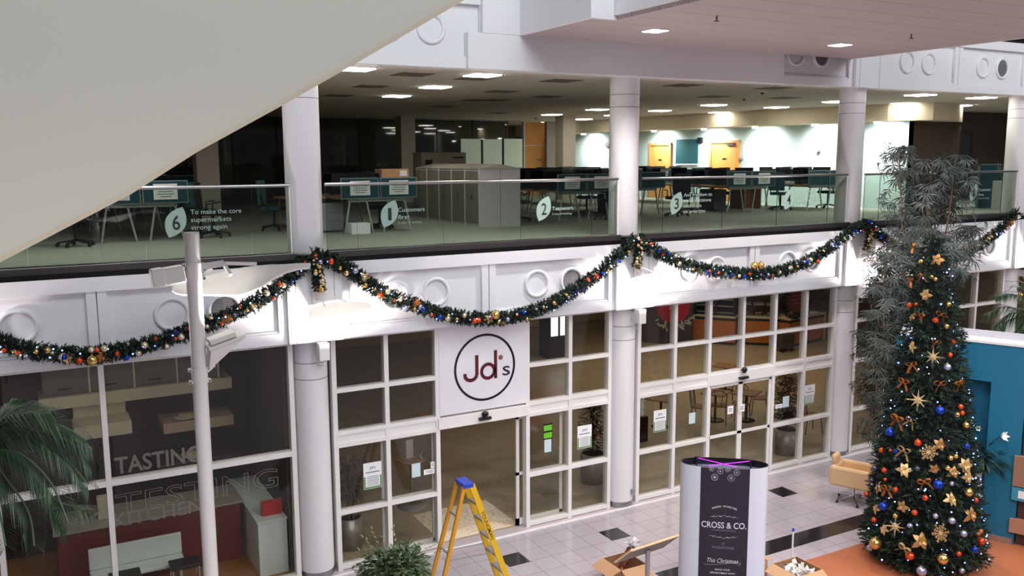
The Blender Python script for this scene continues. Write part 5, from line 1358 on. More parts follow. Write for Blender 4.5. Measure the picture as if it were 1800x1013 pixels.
# ------------------------------------------------------------------ office chairs
CHB = mat('chair_teal', (44, 84, 92), 0.85, vary=0.1, scale=40)
def chair_proto(seatm):
    t = thing('office_chair', 'x', 'chair', (0, 0, 0), 'office chairs')
    MB().box(-0.23, -0.22, 0.43, 0.23, 0.23, 0.51).build('seat', seatm, t, bevel=0.03)
    MB().sheet([[(0.22 * u, 0.22 + 0.05 * (1 - u * u) + 0.03 * v, 0.56 + 0.5 * v) for v in (0, 0.25, 0.5, 0.75, 1)] for u in (-1, -0.6, 0, 0.6, 1)], 0.04).build('backrest', seatm, t)
    MB().bar((0, 0.2, 0.45), (0, 0.27, 0.75), 0.05, 0.02).build('back_bar', DARK, t)
    for s in (-1, 1): MB().tube([(s * 0.24, 0.05, 0.46), (s * 0.28, 0.05, 0.5), (s * 0.28, 0.05, 0.66), (s * 0.28, -0.15, 0.68)], 0.015, 8).build('armrest', DARK, t)
    MB().cyl((0, 0, 0.12), (0, 0, 0.44), 0.028, n=12).build('gas_lift', DARK, t)
    for i in range(5):
        a = 2 * pi * i / 5; e = V((0.30 * cos(a), 0.30 * sin(a), 0.07)); f = MB().bar((0, 0, 0.12), e, 0.045, 0.03).build('foot', DARK, t)
        MB().cyl(e + V((0, -0.015, -0.035)), e + V((0, 0.015, -0.035)), 0.034, n=12).build('caster', DARK, f)
    return t
cp = chair_proto(CHB); cpd = chair_proto(mat('chair_black', (20, 20, 24), 0.8)); used = {id(cp): False, id(cpd): False}
def chair(x, y, r, lab, pr=cp):
    if not used[id(pr)]: o = pr; o.location = (x, y, ZF); o.rotation_euler = (0, 0, r); o['label'] = lab; used[id(pr)] = True
    else: dup(pr, (x, y, ZF), r, lab)
chair(-0.62, 5.5, 2.0, 'teal office chair right of the far left bench desk')
chair(-3.0, 3.9, 0.4, 'black office chair at the far left by the balustrade, half under the desk', cpd)
chair(-0.55, 4.55, 1.2, 'low black office chair behind the lamp post top', cpd)
chair(2.95, 4.75, 2.6, 'black office chair under the desk left of the grey lockers', cpd)
chair(6.55, 5.0, 1.3, 'teal office chair just right of the grey lockers', cp)
chair(8.75, 4.55, -2.3, 'black office chair under the desk by the column right of the shop sign', cpd)
chair(9.25, 6.2, 1.4, 'teal office chair behind the column right of the shop sign', cp)
chair(10.9, 4.55, 2.9, 'black office chair above the left half of the closed cafe doors', cpd)
chair(12.2, 5.6, 1.8, 'black office chair just left of the right-hand bench desk with notices', cpd)
chair(13.9, 6.2, 0.9, 'black office chair under the right-hand bench desk with notices', cpd)
chair(15.0, 5.0, 1.9, 'teal office chair left of the column before the christmas tree', cp)
chair(16.9, 5.0, -1.5, 'black office chair right of the column before the christmas tree', cpd)
chair(0.9, 5.6, 1.0, 'teal office chair behind the column left of the shop sign', cp)
chair(-2.4, 9.0, 0.9, 'teal office chair deep in the office at the far left', cp)

# ------------------------------------------------------------------ small things on and under the desks
def simple(name, lab, ct, b, m, group=None, bevel=0.0):
    return tag(b.build(name, m, bevel=bevel), lab, ct, group)
HT = ZF + 0.72
p, q = P(671, 311, 'y', 4.5), P(718, 297, 'y', 4.5)
t = thing('cardboard_box', 'brown parcel with a white label on the desk left of the grey lockers', 'box', ((p.x + q.x) / 2, 4.7, HT))
MB().box(p.x, 4.5, HT + 0.0, q.x, 4.9, q.z).build('carton', CARD, t); MB().box(q.x - 0.2, 4.495, q.z - 0.15, q.x - 0.04, 4.5, q.z - 0.03).build('label_sticker', PAPER, t)
p = P(635, 412, 'z', ZF); simple('storage_box', 'white storage box on the carpet under the desk left of the grey lockers', 'box', MB().box(p.x - 0.2, p.y, ZF, p.x + 0.2, p.y + 0.34, ZF + 0.22), PAPER, bevel=0.01)
for i, (x, y, lab) in enumerate(((1.62, 4.75, 'grey drawer pedestal under the desk by the column left of the shop sign'), (13.1, 5.9, 'dark grey drawer pedestal under the right-hand bench desk with notices'), (9.75, 6.1, 'dark grey drawer pedestal right of the column right of the shop sign'))):
    t = thing('drawer_pedestal', lab, 'drawers', (x, y, ZF), 'drawer pedestals')
    MB().box(x - 0.02, y - 0.3, ZF + 0.03, x + 0.42, y + 0.3, ZF + 0.6).build('carcass', GREYMET if i == 0 else mat('pedestal_dark', (70, 72, 74), 0.5), t)
    for k in range(3): MB().box(x - 0.015, y - 0.315, ZF + 0.05 + k * 0.18, x + 0.415, y - 0.3, ZF + 0.21 + k * 0.18).build('drawer', GREYMET if i == 0 else mat('pedestal_dark', (70, 72, 74), 0.5), t)
simple('printer', 'pale desk printer on the desk beside the column left of the shop sign', 'printer', MB().box(1.22, 4.9, HT, 1.62, 5.3, HT + 0.22).box(1.26, 4.84, HT + 0.22, 1.58, 5.2, HT + 0.3), PAPER, bevel=0.015)
simple('side_desk', 'small wooden side table beside the column left of the shop sign', 'desk', MB().box(0.9, 4.6, HT - 0.03, 1.75, 5.6, HT).cyl((1.0, 4.7, ZF), (1.0, 4.7, HT - 0.03), 0.02, n=8).cyl((1.65, 5.5, ZF), (1.65, 5.5, HT - 0.03), 0.02, n=8).cyl((1.0, 5.5, ZF), (1.0, 5.5, HT - 0.03), 0.02, n=8).cyl((1.65, 4.7, ZF), (1.65, 4.7, HT - 0.03), 0.02, n=8), TOPW)
for i, (px_, py_, yy, lab) in enumerate(((300, 322, 4.7, 'stack of white papers on the far left bench desk'), (628, 308, 4.6, 'stack of white papers on the desk left of the grey lockers'), (1385, 318, 5.0, 'stack of white papers left of the right-hand column on a dark desk'), (1450, 318, 4.9, 'white paper tray on the desk beside the right-hand column'))):
    p = P(px_, py_, 'y', yy); b = MB()
    for k in range(4): b.rbox((p.x + rnd.uniform(-.02, .02), yy, HT + 0.012 + 0.022 * k), 0.3, 0.22, 0.02, rnd.uniform(-.2, .2))
    simple('paper_stack', lab, 'papers', b, PAPER, 'paper stacks on the desks')
def cup(px_, y0p, y1p, yy, m, lab, r=None):
    a = P(px_, y1p, 'y', yy); c = P(px_, y0p, 'y', yy); h = c.z - a.z
    b = MB().lathe([(0, 0), (h * 0.3, 0), (h * 0.42, h), (h * 0.38, h), (h * 0.28, 0.02), (0, 0.02)], (a.x, yy, a.z), n=20)
    return simple('cup', lab, 'cup', b, m)
b0 = P(1168, 312, 'y', 5.6)
cup(1168, 300, 316, 5.55, PAPER, 'white paper cup on the desk right of the column right of the shop sign')
cup(1433, 298, 315, 5.2, mat('pink_cup', (226, 176, 170), 0.5), 'pink cup on the desk near the right-hand column')
simple('green_tray', 'bright green folder on the desk near the right-hand column', 'folder', MB().box(14.5, 6.0, HT + 0.30, 14.9, 6.2, HT + 0.36), mat('lime', (120, 160, 50), 0.5))
# shelf unit that carries the green folder, left of the right-hand column
simple('desk_riser', 'dark desk shelf carrying the bright green folder', 'shelf', MB().box(14.45, 5.95, HT, 14.48, 6.3, HT + 0.30).box(14.92, 5.95, HT, 14.95, 6.3, HT + 0.30).box(14.45, 5.95, HT + 0.28, 14.95, 6.3, HT + 0.30), DARK)
simple('side_desk', 'dark side table under the desk shelf with the green folder', 'desk', MB().box(14.42, 5.8, HT - 0.03, 15.15, 6.5, HT).box(14.45, 5.85, ZF, 14.5, 6.45, HT - 0.03).box(15.05, 5.85, ZF, 15.1, 6.45, HT - 0.03), TOPW)
# far right: teal desk screens, planter, lobby door
p, q = P(1718, 345, 'y', 2.6), P(1760, 290, 'y', 2.6)
t = thing('desk_screen', 'tall teal screen with a pale frame behind the balustrade at the far right', 'screen', ((p.x + q.x) / 2, 2.6, ZF))
MB().box(p.x, 2.58, ZF, q.x, 2.62, q.z).build('panel', SCR2, t)
MB().box(p.x - 0.03, 2.57, ZF, p.x, 2.63, q.z + 0.03).box(p.x - 0.03, 2.57, q.z, q.x, 2.63, q.z + 0.03).build('frame', SCRF, t)
p = P(1757, 368, 'z', ZF)
t = thing('planter', 'tall white square planter with a spiky plant at the far right behind the balustrade', 'planter', (p.x, p.y, ZF))
MB().box(p.x - 0.16, p.y - 0.16, ZF, p.x + 0.16, p.y + 0.16, ZF + 0.8).build('box', mat('planter_white', (190, 194, 186), 0.5), t, bevel=0.01)
b = MB(); rg = random.Random(2)
for i in range(26):
    a = rg.uniform(0, 2 * pi); leaf_quad(b, (p.x, p.y, ZF + 0.8), V((0.35 * cos(a), 0.35 * sin(a), rg.uniform(0.6, 1.2))), (0, 1, 0), rg.uniform(0.35, 0.6), 0.04, 0, 0.2)
b.build('spiky_leaves', PALML2, t)
a, c = P(1660, 250, 'y', 5.48), P(1705, 250, 'y', 5.48)
o = struct(MB().box(a.x, 5.44, ZF, c.x, 5.5, 7.5).build('door_6', mat('lobby_frame', (70, 52, 44), 0.5)))
m_ = (a.x + c.x) / 2; MB().box(a.x + 0.08, 5.42, ZF + 0.1, m_ - 0.04, 5.44, 7.42).box(m_ + 0.04, 5.42, ZF + 0.1, c.x - 0.08, 5.44, 7.42).build('door_glass', DGLASS, o)
# smoke detectors on the office ceiling
for k, (x, y) in enumerate(((942, 206), (1308, 172), (1340, 160))):
    p = P(x, y, 'z', Z_CEIL); t = thing('smoke_detector', 'small round detector on the office ceiling, the %s of three' % ('left-hand', 'middle', 'right-hand')[k], 'detector', (p.x, p.y, Z_CEIL), 'ceiling detectors')
    MB().cyl((p.x, p.y, Z_CEIL - 0.03), (p.x, p.y, Z_CEIL), 0.06, n=16).build('base', FRAME, t); MB().cyl((p.x, p.y, Z_CEIL - 0.07), (p.x, p.y, Z_CEIL - 0.03), 0.03, n=12).build('sensor', DARK, t)
# ================================================================== THE CAFE BEHIND THE SHOP WINDOWS
ZC = 0.012
mat_y = gridmat('speckled_mat', (232, 212, 184), (222, 202, 176), 0, 9.0, 0, 0.001, 0, 0, rough=0.9, vary=0.06, nscale=30, speck=(120, 84, 66), specks=28)
tag(MB().box(2.25, 0.2, ZC, 3.8, 1.55, ZC + 0.008).build('entrance_mat', mat_y), 'speckled cream entrance mat inside the open shop doors', 'mat')
# notices stuck on the glass
GRN = mat('notice_green', (96, 138, 76), 0.6); LIME = mat('bright_green', (104, 190, 40), 0.6)
def notice(lab, x0, y0, x1, y1, kind='poster', yy=0.032):
    a = P((x0 + x1) / 2, y0, 'y', yy); c = P((x0 + x1) / 2, y1, 'y', yy); l = P(x0, (y0 + y1) / 2, 'y', yy).x; r = P(x1, (y0 + y1) / 2, 'y', yy).x
    t = thing('notice', lab, 'notice', ((l + r) / 2, yy, c.z)); w_ = r - l; h = a.z - c.z
    if kind == 'poster':
        MB().box(l, yy, c.z, r, yy + 0.002, a.z).build('sheet', PAPER, t)
        MB().box(l + 0.005, yy - 0.001, c.z + 0.005, r - 0.005, yy, c.z + h * 0.48).build('border', GRN, t)
        MB().box(l + w_ * 0.1, yy - 0.002, c.z + h * 0.08, r - w_ * 0.1, yy - 0.001, c.z + h * 0.55).build('text_field', PAPER, t)
        b = MB()
        for k in range(8): b.box(l + w_ * (0.2 if k % 2 else 0.15), yy - 0.003, c.z + h * (0.12 + 0.05 * k), r - w_ * (0.2 if k % 2 else 0.15), yy - 0.002, c.z + h * (0.135 + 0.05 * k))
        b.box(l + w_ * 0.12, yy - 0.003, c.z + h * 0.62, r - w_ * 0.12, yy - 0.002, c.z + h * 0.65)
        b.build('print', INK, t)
        b = MB().text("Jd's", ((l + r) / 2, yy - 0.003, c.z + h * 0.76), X3, Z3, w=w_ * 0.34, h=h * 0.10, align='CENTER', bold=0.01)
        b.build('heading', mat('heading_blue', (70, 66, 120), 0.6), t)
    elif kind == 'green':
        MB().box(l, yy, c.z, r, yy + 0.002, a.z).build('sheet', BLACK, t)
        for f in (0.54, 0.06): MB().box(l + 0.01, yy - 0.001, c.z + h * f, r - 0.01, yy, c.z + h * (f + 0.36)).build('green_field', LIME, t, label='bright green field')
    else:
        MB().box(l, yy, c.z, r, yy + 0.002, a.z).build('sheet', PAPER if kind == 'plain' else mat('pale_blue_card', (196, 214, 222), 0.6), t)
        if kind == 'plain':
            b = MB()
            for k in range(2): b.box(l + w_ * 0.2, yy - 0.001, c.z + h * (0.35 + 0.25 * k), r - w_ * 0.2, yy, c.z + h * (0.43 + 0.25 * k))
            b.build('print', INK, t)
notice('white poster with green border on the glass above the ficus', 639, 813, 671, 859)
notice('white poster with green border on the glass right of the black and green card', 1015, 748, 1040, 788)
notice('white poster with green border on the glass behind the totem, left of the cafe doors', 1149, 721, 1171, 759)
notice('white poster with green border on the glass left of the column before the christmas tree', 1414, 677, 1432, 711)
notice('black card with two bright green fields on the glass right of the open doors', 955, 745, 971, 772, 'green')
notice('pale blank card below the black and green card', 957, 773, 969, 795, 'card')
notice('pale blank card on the glass left of the open doors', 724, 815, 739, 839, 'card')
notice('small white label beside the left edge of the open doors, the lower one', 745, 825, 764, 834, 'plain')
notice('small white label beside the left edge of the open doors, the upper one', 757, 812, 764, 823, 'plain')
notice('pale blank card on the glass two lights left of the closed cafe doors', 1211, 726, 1222, 745, 'card')
notice('small white label on the left leaf of the closed cafe doors', 1279, 714, 1289, 728, 'plain', 0.0)
notice('small white label on the right leaf of the closed cafe doors', 1299, 711, 1309, 724, 'plain', 0.0)
notice('pale blank card on the glass before the leafy steel planter', 1376, 697, 1387, 716, 'card')
notice('small white label left of the pale card before the leafy steel planter', 1363, 711, 1375, 718, 'plain')
# steel planters inside the windows
def steel_pot(name, lab, c, r, h, cat='planter'):
    t = thing(name, lab, cat, (c.x, c.y, ZC))
    MB().lathe([(0, 0.0), (r, 0.0), (r, h), (r - 0.02, h), (r - 0.025, h - 0.05)], (c.x, c.y, ZC), n=40).build('cylinder', POTST, t)
    MB().cyl((c.x, c.y, ZC + h - 0.07), (c.x, c.y, ZC + h - 0.045), r - 0.02, n=32).build('soil', mat('soil', (44, 38, 36), 0.9), t)
    return t
c = P(617, 962, 'z', ZC); c.y = max(c.y, 0.42); t = steel_pot('planter', 'brushed steel cylinder planter with a bamboo, inside the glass left of the ficus', c, 0.20, 0.56)
b = MB(); rg = random.Random(12)
for i in range(3):
    o = V((c.x + rg.uniform(-.06, .06), c.y + rg.uniform(-.06, .06), 0.5)); pts = [o, o + V((rg.uniform(-.04, .04), 0.02, 0.6)), o + V((rg.uniform(-.08, .08), 0.03, 1.2))]
    MB().tube(pts, 0.014, 6).build('cane', CANE, t)
    for k in range(26):
        p = pts[1].lerp(pts[2], rg.uniform(-0.3, 1)); a = rg.uniform(0, 2 * pi)
        for q in range(4): leaf_quad(b, p + V((0.08 * cos(a), 0.08 * sin(a), 0)), V((cos(a + q * .5 - .7), sin(a + q * .5 - .7), -0.7)), Z3, 0.2, 0.024, 0, 0.6)
b.build('foliage', [BLEAFD], t)
c = P(1042, 846, 'z', ZC); c.y = max(c.y, 0.5); t = steel_pot('planter', 'brushed steel cylinder planter inside the glass left of the column right of the shop sign', c, 0.26, 0.62)
b = MB(); rg = random.Random(13)
for i in range(800):
    a = rg.uniform(0, 2 * pi); z = rg.uniform(0.7, 1.75); r = rg.uniform(0, 0.22) * (1.2 - abs(z - 1.2)); leaf_quad(b, (c.x + r * cos(a), c.y + r * sin(a), z), (cos(a), sin(a), rg.uniform(-.6, .5)), Z3, 0.12, 0.04, 0)
b.build('foliage', mat('dark_leaf', (30, 34, 26), 0.5, vary=0.3), t); MB().tube([(c.x, c.y, 0.5), (c.x, c.y, 1.3)], 0.02, 6).build('stem', BARK, t)
c = P(1381, 797, 'z', ZC); c.y = max(c.y, 0.5); t = steel_pot('planter', 'brushed steel planter with a dark leafy shrub inside the glass right of the closed doors', c, 0.25, 0.58)
b = MB()
for i in range(1500):
    a = rg.uniform(0, 2 * pi); z = rg.uniform(0.75, 1.85); r = rg.uniform(0, 0.32) * (1.25 - abs(z - 1.3)); leaf_quad(b, (c.x + r * cos(a), c.y + r * sin(a), z), (cos(a), sin(a), rg.uniform(-.6, .5)), Z3, 0.12, 0.045, 0)
b.build('foliage', mat('dark_leaf', (30, 34, 26), 0.5, vary=0.3), t); MB().tube([(c.x, c.y, 0.5), (c.x, c.y, 1.5)], 0.022, 6).build('stem', BARK, t)
# pink round pedestal table with leaflets
c = P(724, 890, 'z', ZC)
t = thing('pedestal_table', 'round pink-topped pedestal table inside the glass left of the open doors', 'table', (c.x, c.y, ZC))
MB().cyl((c.x, c.y, 0.955), (c.x, c.y, 0.985), 0.29, n=40).build('tabletop', mat('pink_top', (196, 148, 132), 0.5), t)
MB().cyl((c.x, c.y, 0.03), (c.x, c.y, 0.955), 0.025, n=14).build('stem', STEEL, t)
MB().lathe([(0.28, 0), (0.28, 0.012), (0.05, 0.03), (0, 0.03)], (c.x, c.y, ZC), n=40).build('base', GREYMET, t)
t = thing('leaflet_stand', 'white leaflet holder with fanned leaflets on the pink round table', 'leaflets', (c.x + 0.05, c.y, 0.985))
MB().rbox((c.x - 0.02, c.y + 0.02, 0.985 + 0.18), 0.16, 0.03, 0.36, 0.2).build('holder', PAPER, t)
for i in range(5): MB().obox((c.x + 0.12 + 0.03 * i, c.y - 0.08, 0.992 + 0.012 * i), (1, 0.3 * i, 0.4), (0, 1, 0.1), (0, 0, 1), 0.09, 0.07, 0.002).build('leaflet', [PAPER, GRN, mat('leaflet_grey', (130, 130, 130), .6)][i % 3], t)
# bistro tables and chairs
BRZ = mat('bistro_metal', (40, 34, 32), 0.4, 0.5); BWOOD = mat('bistro_wood', (130, 84, 50), 0.45, vary=0.15)
def bistro_table(lab, c):
    t = thing('bistro_table', lab, 'table', (c.x, c.y, ZC), 'bistro tables of the cafe')
    MB().rbox((c.x, c.y, 0.745), 0.62, 0.62, 0.03, 0.5).build('tabletop', BWOOD, t, bevel=0.01); MB().cyl((c.x, c.y, 0.04), (c.x, c.y, 0.73), 0.03, n=12).build('stem', BRZ, t)
    MB().lathe([(0.24, 0), (0.22, 0.02), (0.04, 0.04), (0, 0.04)], (c.x, c.y, ZC)).build('base', BRZ, t)
bt = [P(1276, 643, 'z', 0.75), P(1258, 690, 'z', 0.75), P(1312, 690, 'z', 0.75), P(1162, 700, 'z', 0.75)]
for c, lab in zip(bt, ('square brown bistro table in the cafe above the left leaf of the closed doors', 'brown bistro table behind the left leaf of the closed doors', 'brown bistro table behind the right leaf of the closed doors', 'bistro table in the cafe just right of the column right of the shop sign')): bistro_table(lab, c)
def bistro_chair():
    t = thing('bistro_chair', 'x', 'chair', (0, 0, ZC), 'bistro chairs of the cafe')
    MB().box(-0.2, -0.2, 0.44, 0.2, 0.2, 0.465).build('seat', BWOOD, t, bevel=0.008)
    for sx in (-1, 1):
        MB().tube([(sx * 0.18, 0.18, 0.45), (sx * 0.2, 0.24, 0.0)], 0.011, 6).build('leg', BRZ, t)
        MB().tube([(sx * 0.18, -0.18, 0.45), (sx * 0.2, -0.22, 0.0)], 0.011, 6).build('leg', BRZ, t)
    MB().tube([(-0.19, 0.2, 0.45), (-0.2, 0.25, 0.8), (-0.1, 0.28, 0.9), (0.1, 0.28, 0.9), (0.2, 0.25, 0.8), (0.19, 0.2, 0.45)], 0.012, 6).build('back_frame', BRZ, t)
    for s in (-0.07, 0.07): MB().tube([(s, 0.2, 0.46), (s * 1.5, 0.26, 0.88)], 0.008, 6).build('back_rod', BRZ, t)
    return t
bc = bistro_chair(); bc['label'] = 'dark metal bistro chair two lights left of the closed doors'
sp = [(P(1232, 745, 'z', ZC), 0.6, bc['label']), (P(1262, 742, 'z', ZC), 2.4, 'dark metal bistro chair behind the left leaf of the closed doors'), (P(1302, 738, 'z', ZC), -0.6, 'dark metal bistro chair behind the meeting edge of the closed doors'), (P(1334, 728, 'z', ZC), -2.2, 'dark metal bistro chair behind the right leaf of the closed doors'), (P(1423, 760, 'z', ZC), 1.3, 'dark metal bistro chair inside the glass left of the column before the christmas tree')]
for i, (c, r, lab) in enumerate(sp):
    if i == 0: bc.location = (c.x, c.y, ZC); bc.rotation_euler = (0, 0, r)
    else: dup(bc, (c.x, c.y, ZC), r, lab)
# white cup tower by the column
c = P(1127, 775, 'z', ZC); b = MB()
t = thing('cup_dispenser', 'white stack of paper cups inside the glass beside the column right of the shop sign', 'cups', (c.x, c.y, ZC))
MB().box(c.x - 0.12, c.y - 0.1, ZC, c.x + 0.12, c.y + 0.12, 0.62).build('stand', BRZ, t)
for k in range(9): MB().lathe([(0.05, 0), (0.075, 0.08), (0.07, 0.08)], (c.x, c.y, 0.62 + 0.065 * k), n=16).build('cup', PAPER, t)
# counters at the back
def counter(lab, a, c, depth, h=1.0, name='counter'):
    a = P(*a, 'z', ZC); c = P(*c, 'z', ZC); d = (c - a); L_ = d.length; d = d / L_; n_ = V((-d.y, d.x, 0)); n_ = n_ if n_.y > 0 else -n_; m = (a + c) / 2
    t = thing(name, lab, 'counter', (m.x, m.y, ZC), 'cafe counters')
    MB().obox(m + n_ * depth / 2 + V((0, 0, 0.05)), d, n_, Z3, L_ / 2 - 0.03, depth / 2 - 0.05, 0.05).build('plinth', DARK, t)
    MB().obox(m + n_ * depth / 2 + V((0, 0, 0.1 + (h - 0.1) / 2)), d, n_, Z3, L_ / 2, depth / 2, (h - 0.1) / 2).build('body', WOODD, t)
    MB().obox(m + n_ * depth / 2 + V((0, 0, h - 0.08)), d, n_, Z3, L_ / 2 + 0.005, depth / 2 + 0.005, 0.04).build('dark_band', DARK, t)
    MB().obox(m + n_ * (depth / 2 - 0.02) + V((0, 0, h + 0.015)), d, n_, Z3, L_ / 2 + 0.02, depth / 2 + 0.03, 0.018).build('worktop', mat('worktop', (196, 188, 170), 0.3), t)
    return m + n_ * depth / 2, d, n_, L_, h + 0.034
k1 = counter('wooden cafe counter under the dark chiller, left of the lights above the closed doors', (1217, 602), (1291, 608), 0.8)
k2 = counter('wooden cafe counter with glass food displays above the right leaf of the closed doors', (1298, 606), (1366, 609), 0.8)
k3 = counter('wooden cafe counter with a yellow end, left of the column before the christmas tree', (1386, 612), (1447, 598), 0.8)
m, d, n_, L_, h = k1
t = thing('chiller_cabinet', 'tall dark open chiller with shelves on the wooden counter', 'chiller', (m.x, m.y, h))
b = MB(); hh = 1.05
for s in (-1, 0.06, 1): b.obox(m + d * s * L_ * 0.46 + V((0, 0, h + hh / 2)), d, n_, Z3, 0.03, 0.34, hh / 2)
b.obox(m + n_ * 0.33 + V((0, 0, h + hh / 2)), d, n_, Z3, L_ * 0.47, 0.02, hh / 2).obox(m + V((0, 0, h + hh)), d, n_, Z3, L_ * 0.48, 0.36, 0.04)
b.build('carcass', DARK, t)
for k in range(4): MB().obox(m + V((0, 0, h + 0.1 + 0.24 * k)), d, n_, Z3, L_ * 0.45, 0.28, 0.012).build('shelf', GREYMET, t)
m, d, n_, L_, h = k2
for i, f in enumerate((-0.34, 0.0, 0.33)):
    c = m + d * L_ * f; t = thing('food_display', 'glass food display on the middle wooden counter, the %s one' % ('left', 'middle', 'right')[i], 'food display', (c.x, c.y, h), 'glass food displays')
    MB().obox(c + V((0, 0, h + 0.02)), d, n_, Z3, L_ * 0.14, 0.26, 0.02).build('tray', STEEL, t); MB().obox(c + V((0, 0, h + 0.42)), d, n_, Z3, L_ * 0.14, 0.26, 0.015).build('canopy', GREYMET, t)
    for s in (-1, 1): MB().obox(c + d * s * L_ * 0.135 + V((0, 0, h + 0.22)), d, n_, Z3, 0.008, 0.25, 0.2).build('side_glass', GLASSW, t)
    b = MB()
    for k in range(7): b.sphere(c + d * rnd.uniform(-.3, .3) * L_ * 0.3 + n_ * rnd.uniform(-.15, .15) + V((0, 0, h + 0.07)), 0.045, 8)
    b.build('food', mat('pastry', (160, 130, 84), 0.7, vary=0.3), t)
m, d, n_, L_, h = k3
b = MB().obox(m + d * (L_ / 2 + 0.06) + V((0, 0, 0.52)), d, n_, Z3, 0.05, 0.4, 0.5); simple('end_panel', 'bright yellow panel at the right end of the wooden cafe counter', 'panel', b, mat('yellow_panel', (206, 196, 60), 0.5))
t = thing('till', 'dark till on the wooden counter with the yellow end', 'till', m + V((0, 0, h - ZC)))
MB().obox(m + d * 0.2 + V((0, 0, h + 0.06)), d, n_, Z3, 0.2, 0.2, 0.06).build('drawer', DARK, t); MB().obox(m + d * 0.2 + V((0, 0, h + 0.28)), d, (n_ + V((0, 0, 0.3))).normalized(), Z3, 0.18, 0.02, 0.14).build('screen', DARK, t)
for i, (f, colr, lab) in enumerate(((-0.35, (222, 160, 96), 'orange tray on the left of the counter with the yellow end'), (0.32, (240, 236, 226), 'white tray on the right of the counter with the yellow end'))):
    simple('tray', lab, 'tray', MB().obox(m + d * f * L_ + n_ * -0.1 + V((0, 0, h + 0.012)), d, n_, Z3, 0.2, 0.15, 0.012), mat('tray%d' % i, colr, 0.4), 'trays on the counter')
# clearing trolley
c = P(1377, 617, 'z', ZC)
t = thing('clearing_trolley', 'dark grey trolley in the cafe in front of the wooden counters', 'trolley', (c.x, c.y, ZC))
MB().box(c.x - 0.3, c.y - 0.2, 0.14, c.x + 0.3, c.y + 0.25, 0.62).build('bin_body', mat('trolley_grey', (70, 68, 68), 0.5), t, bevel=0.02)
for sx in (-1, 1):
    for sy in (-1, 1): MB().cyl((c.x + sx * 0.24 - 0.02, c.y + sy * 0.17, 0.075), (c.x + sx * 0.24 + 0.02, c.y + sy * 0.17, 0.075), 0.06, n=12).build('wheel', DARK, t)
# promotional board with the red disc
a = P(1137, 603, 'z', ZC); c = P(1217, 607, 'z', ZC); d = (c - a); L_ = d.length; d = d / L_; n_ = V((d.y, -d.x, 0)); n_ = n_ if n_.y < 0 else -n_; m = (a + c) / 2
RED = mat('promo_red', (170, 20, 44), 0.5); BOARD = mat('promo_dark', (62, 54, 56), 0.5)
t = thing('promotional_board', 'tall dark promotional board with a red half disc at the back of the cafe', 'board', (m.x, m.y, ZC)); BH = 3.2
MB().obox(m - n_ * 0.05 + V((0, 0, BH / 2)), d, n_, Z3, L_ / 2, 0.05, BH / 2).build('panel', BOARD, t)
q_ = Dp(1188, 538, (m - CAM).dot(CF)); rc = V((m.x, m.y, q_.z)) + d * 0.1; R_ = L_ * 0.36
pl = [(R_ * cos(radians(x)), R_ * sin(radians(x))) for x in range(180, 361, 10)] + [(R_, 0.4), (-R_, 0.4)]
MB().prism(pl, rc + n_ * 0.002, d, Z3, n_, 0.004).build('red_disc', RED, t)
b = MB()
for k, wd in enumerate((0.3, 0.22)): b.obox(rc + n_ * 0.008 + V((0, 0, 0.16 - 0.2 * k)), d, n_, Z3, wd * R_, 0.002, 0.05)
b.build('disc_print', mat('disc_pink', (222, 150, 160), 0.6), t)
PALE = mat('promo_pale', (190, 178, 168), 0.6, vary=0.2); b = MB(); rg = random.Random(6)
for i in range(24):
    a_ = radians(rg.uniform(190, 350)); r = R_ * rg.uniform(1.08, 1.5); u, v = r * cos(a_), r * sin(a_); th = rg.uniform(0, pi); l = rg.uniform(0.05, 0.12)
    if abs(u) > L_ / 2 - 0.1: continue
    e = V((cos(th), 0, sin(th))); dd = d * e.x + Z3 * e.z; b.obox(rc + n_ * 0.006 + d * u + Z3 * v, dd, n_, dd.cross(n_), l, 0.002, l * rg.uniform(0.25, 0.4))
b.build('pale_shapes', PALE, t)
# round red sign in a leafy wreath hanging behind the glass
c = P(1399, 528, 'y', 1.5)
t = thing('wreath_sign', 'round dark red sign framed by a dark leafy wreath, hanging above the wooden counters', 'sign', c)
MB().cyl(c, c + V((0, -0.03, 0)), 0.30, n=40).build('red_disc', mat('sign_red', (112, 24, 30), 0.5), t)
b = MB()
for k, wd in enumerate((0.16, 0.19, 0.12)): b.box(c.x - wd, c.y - 0.034, c.z + 0.1 - 0.09 * k, c.x + wd, c.y - 0.03, c.z + 0.125 - 0.09 * k)
b.build('print', mat('sign_print', (170, 96, 92), 0.6), t)
b = MB(); rg = random.Random(16)
for i in range(420):
    a = rg.uniform(0, 2 * pi); r = rg.uniform(0.29, 0.40); p = c + V((r * cos(a), rg.uniform(-0.05, 0.05), r * sin(a))); leaf_quad(b, p, V((cos(a) + rg.uniform(-.8, .8), rg.uniform(-.6, .2), sin(a) + rg.uniform(-.8, .8))), (0, -1, 0), 0.11, 0.04, 0)
b.build('wreath', mat('wreath_leaf', (50, 36, 30), 0.7, vary=0.4), t)
MB().cyl(c + V((0, 0, 0.35)), V((c.x, c.y, Z_F0)), 0.004, n=6).build('cord', DARK, t)
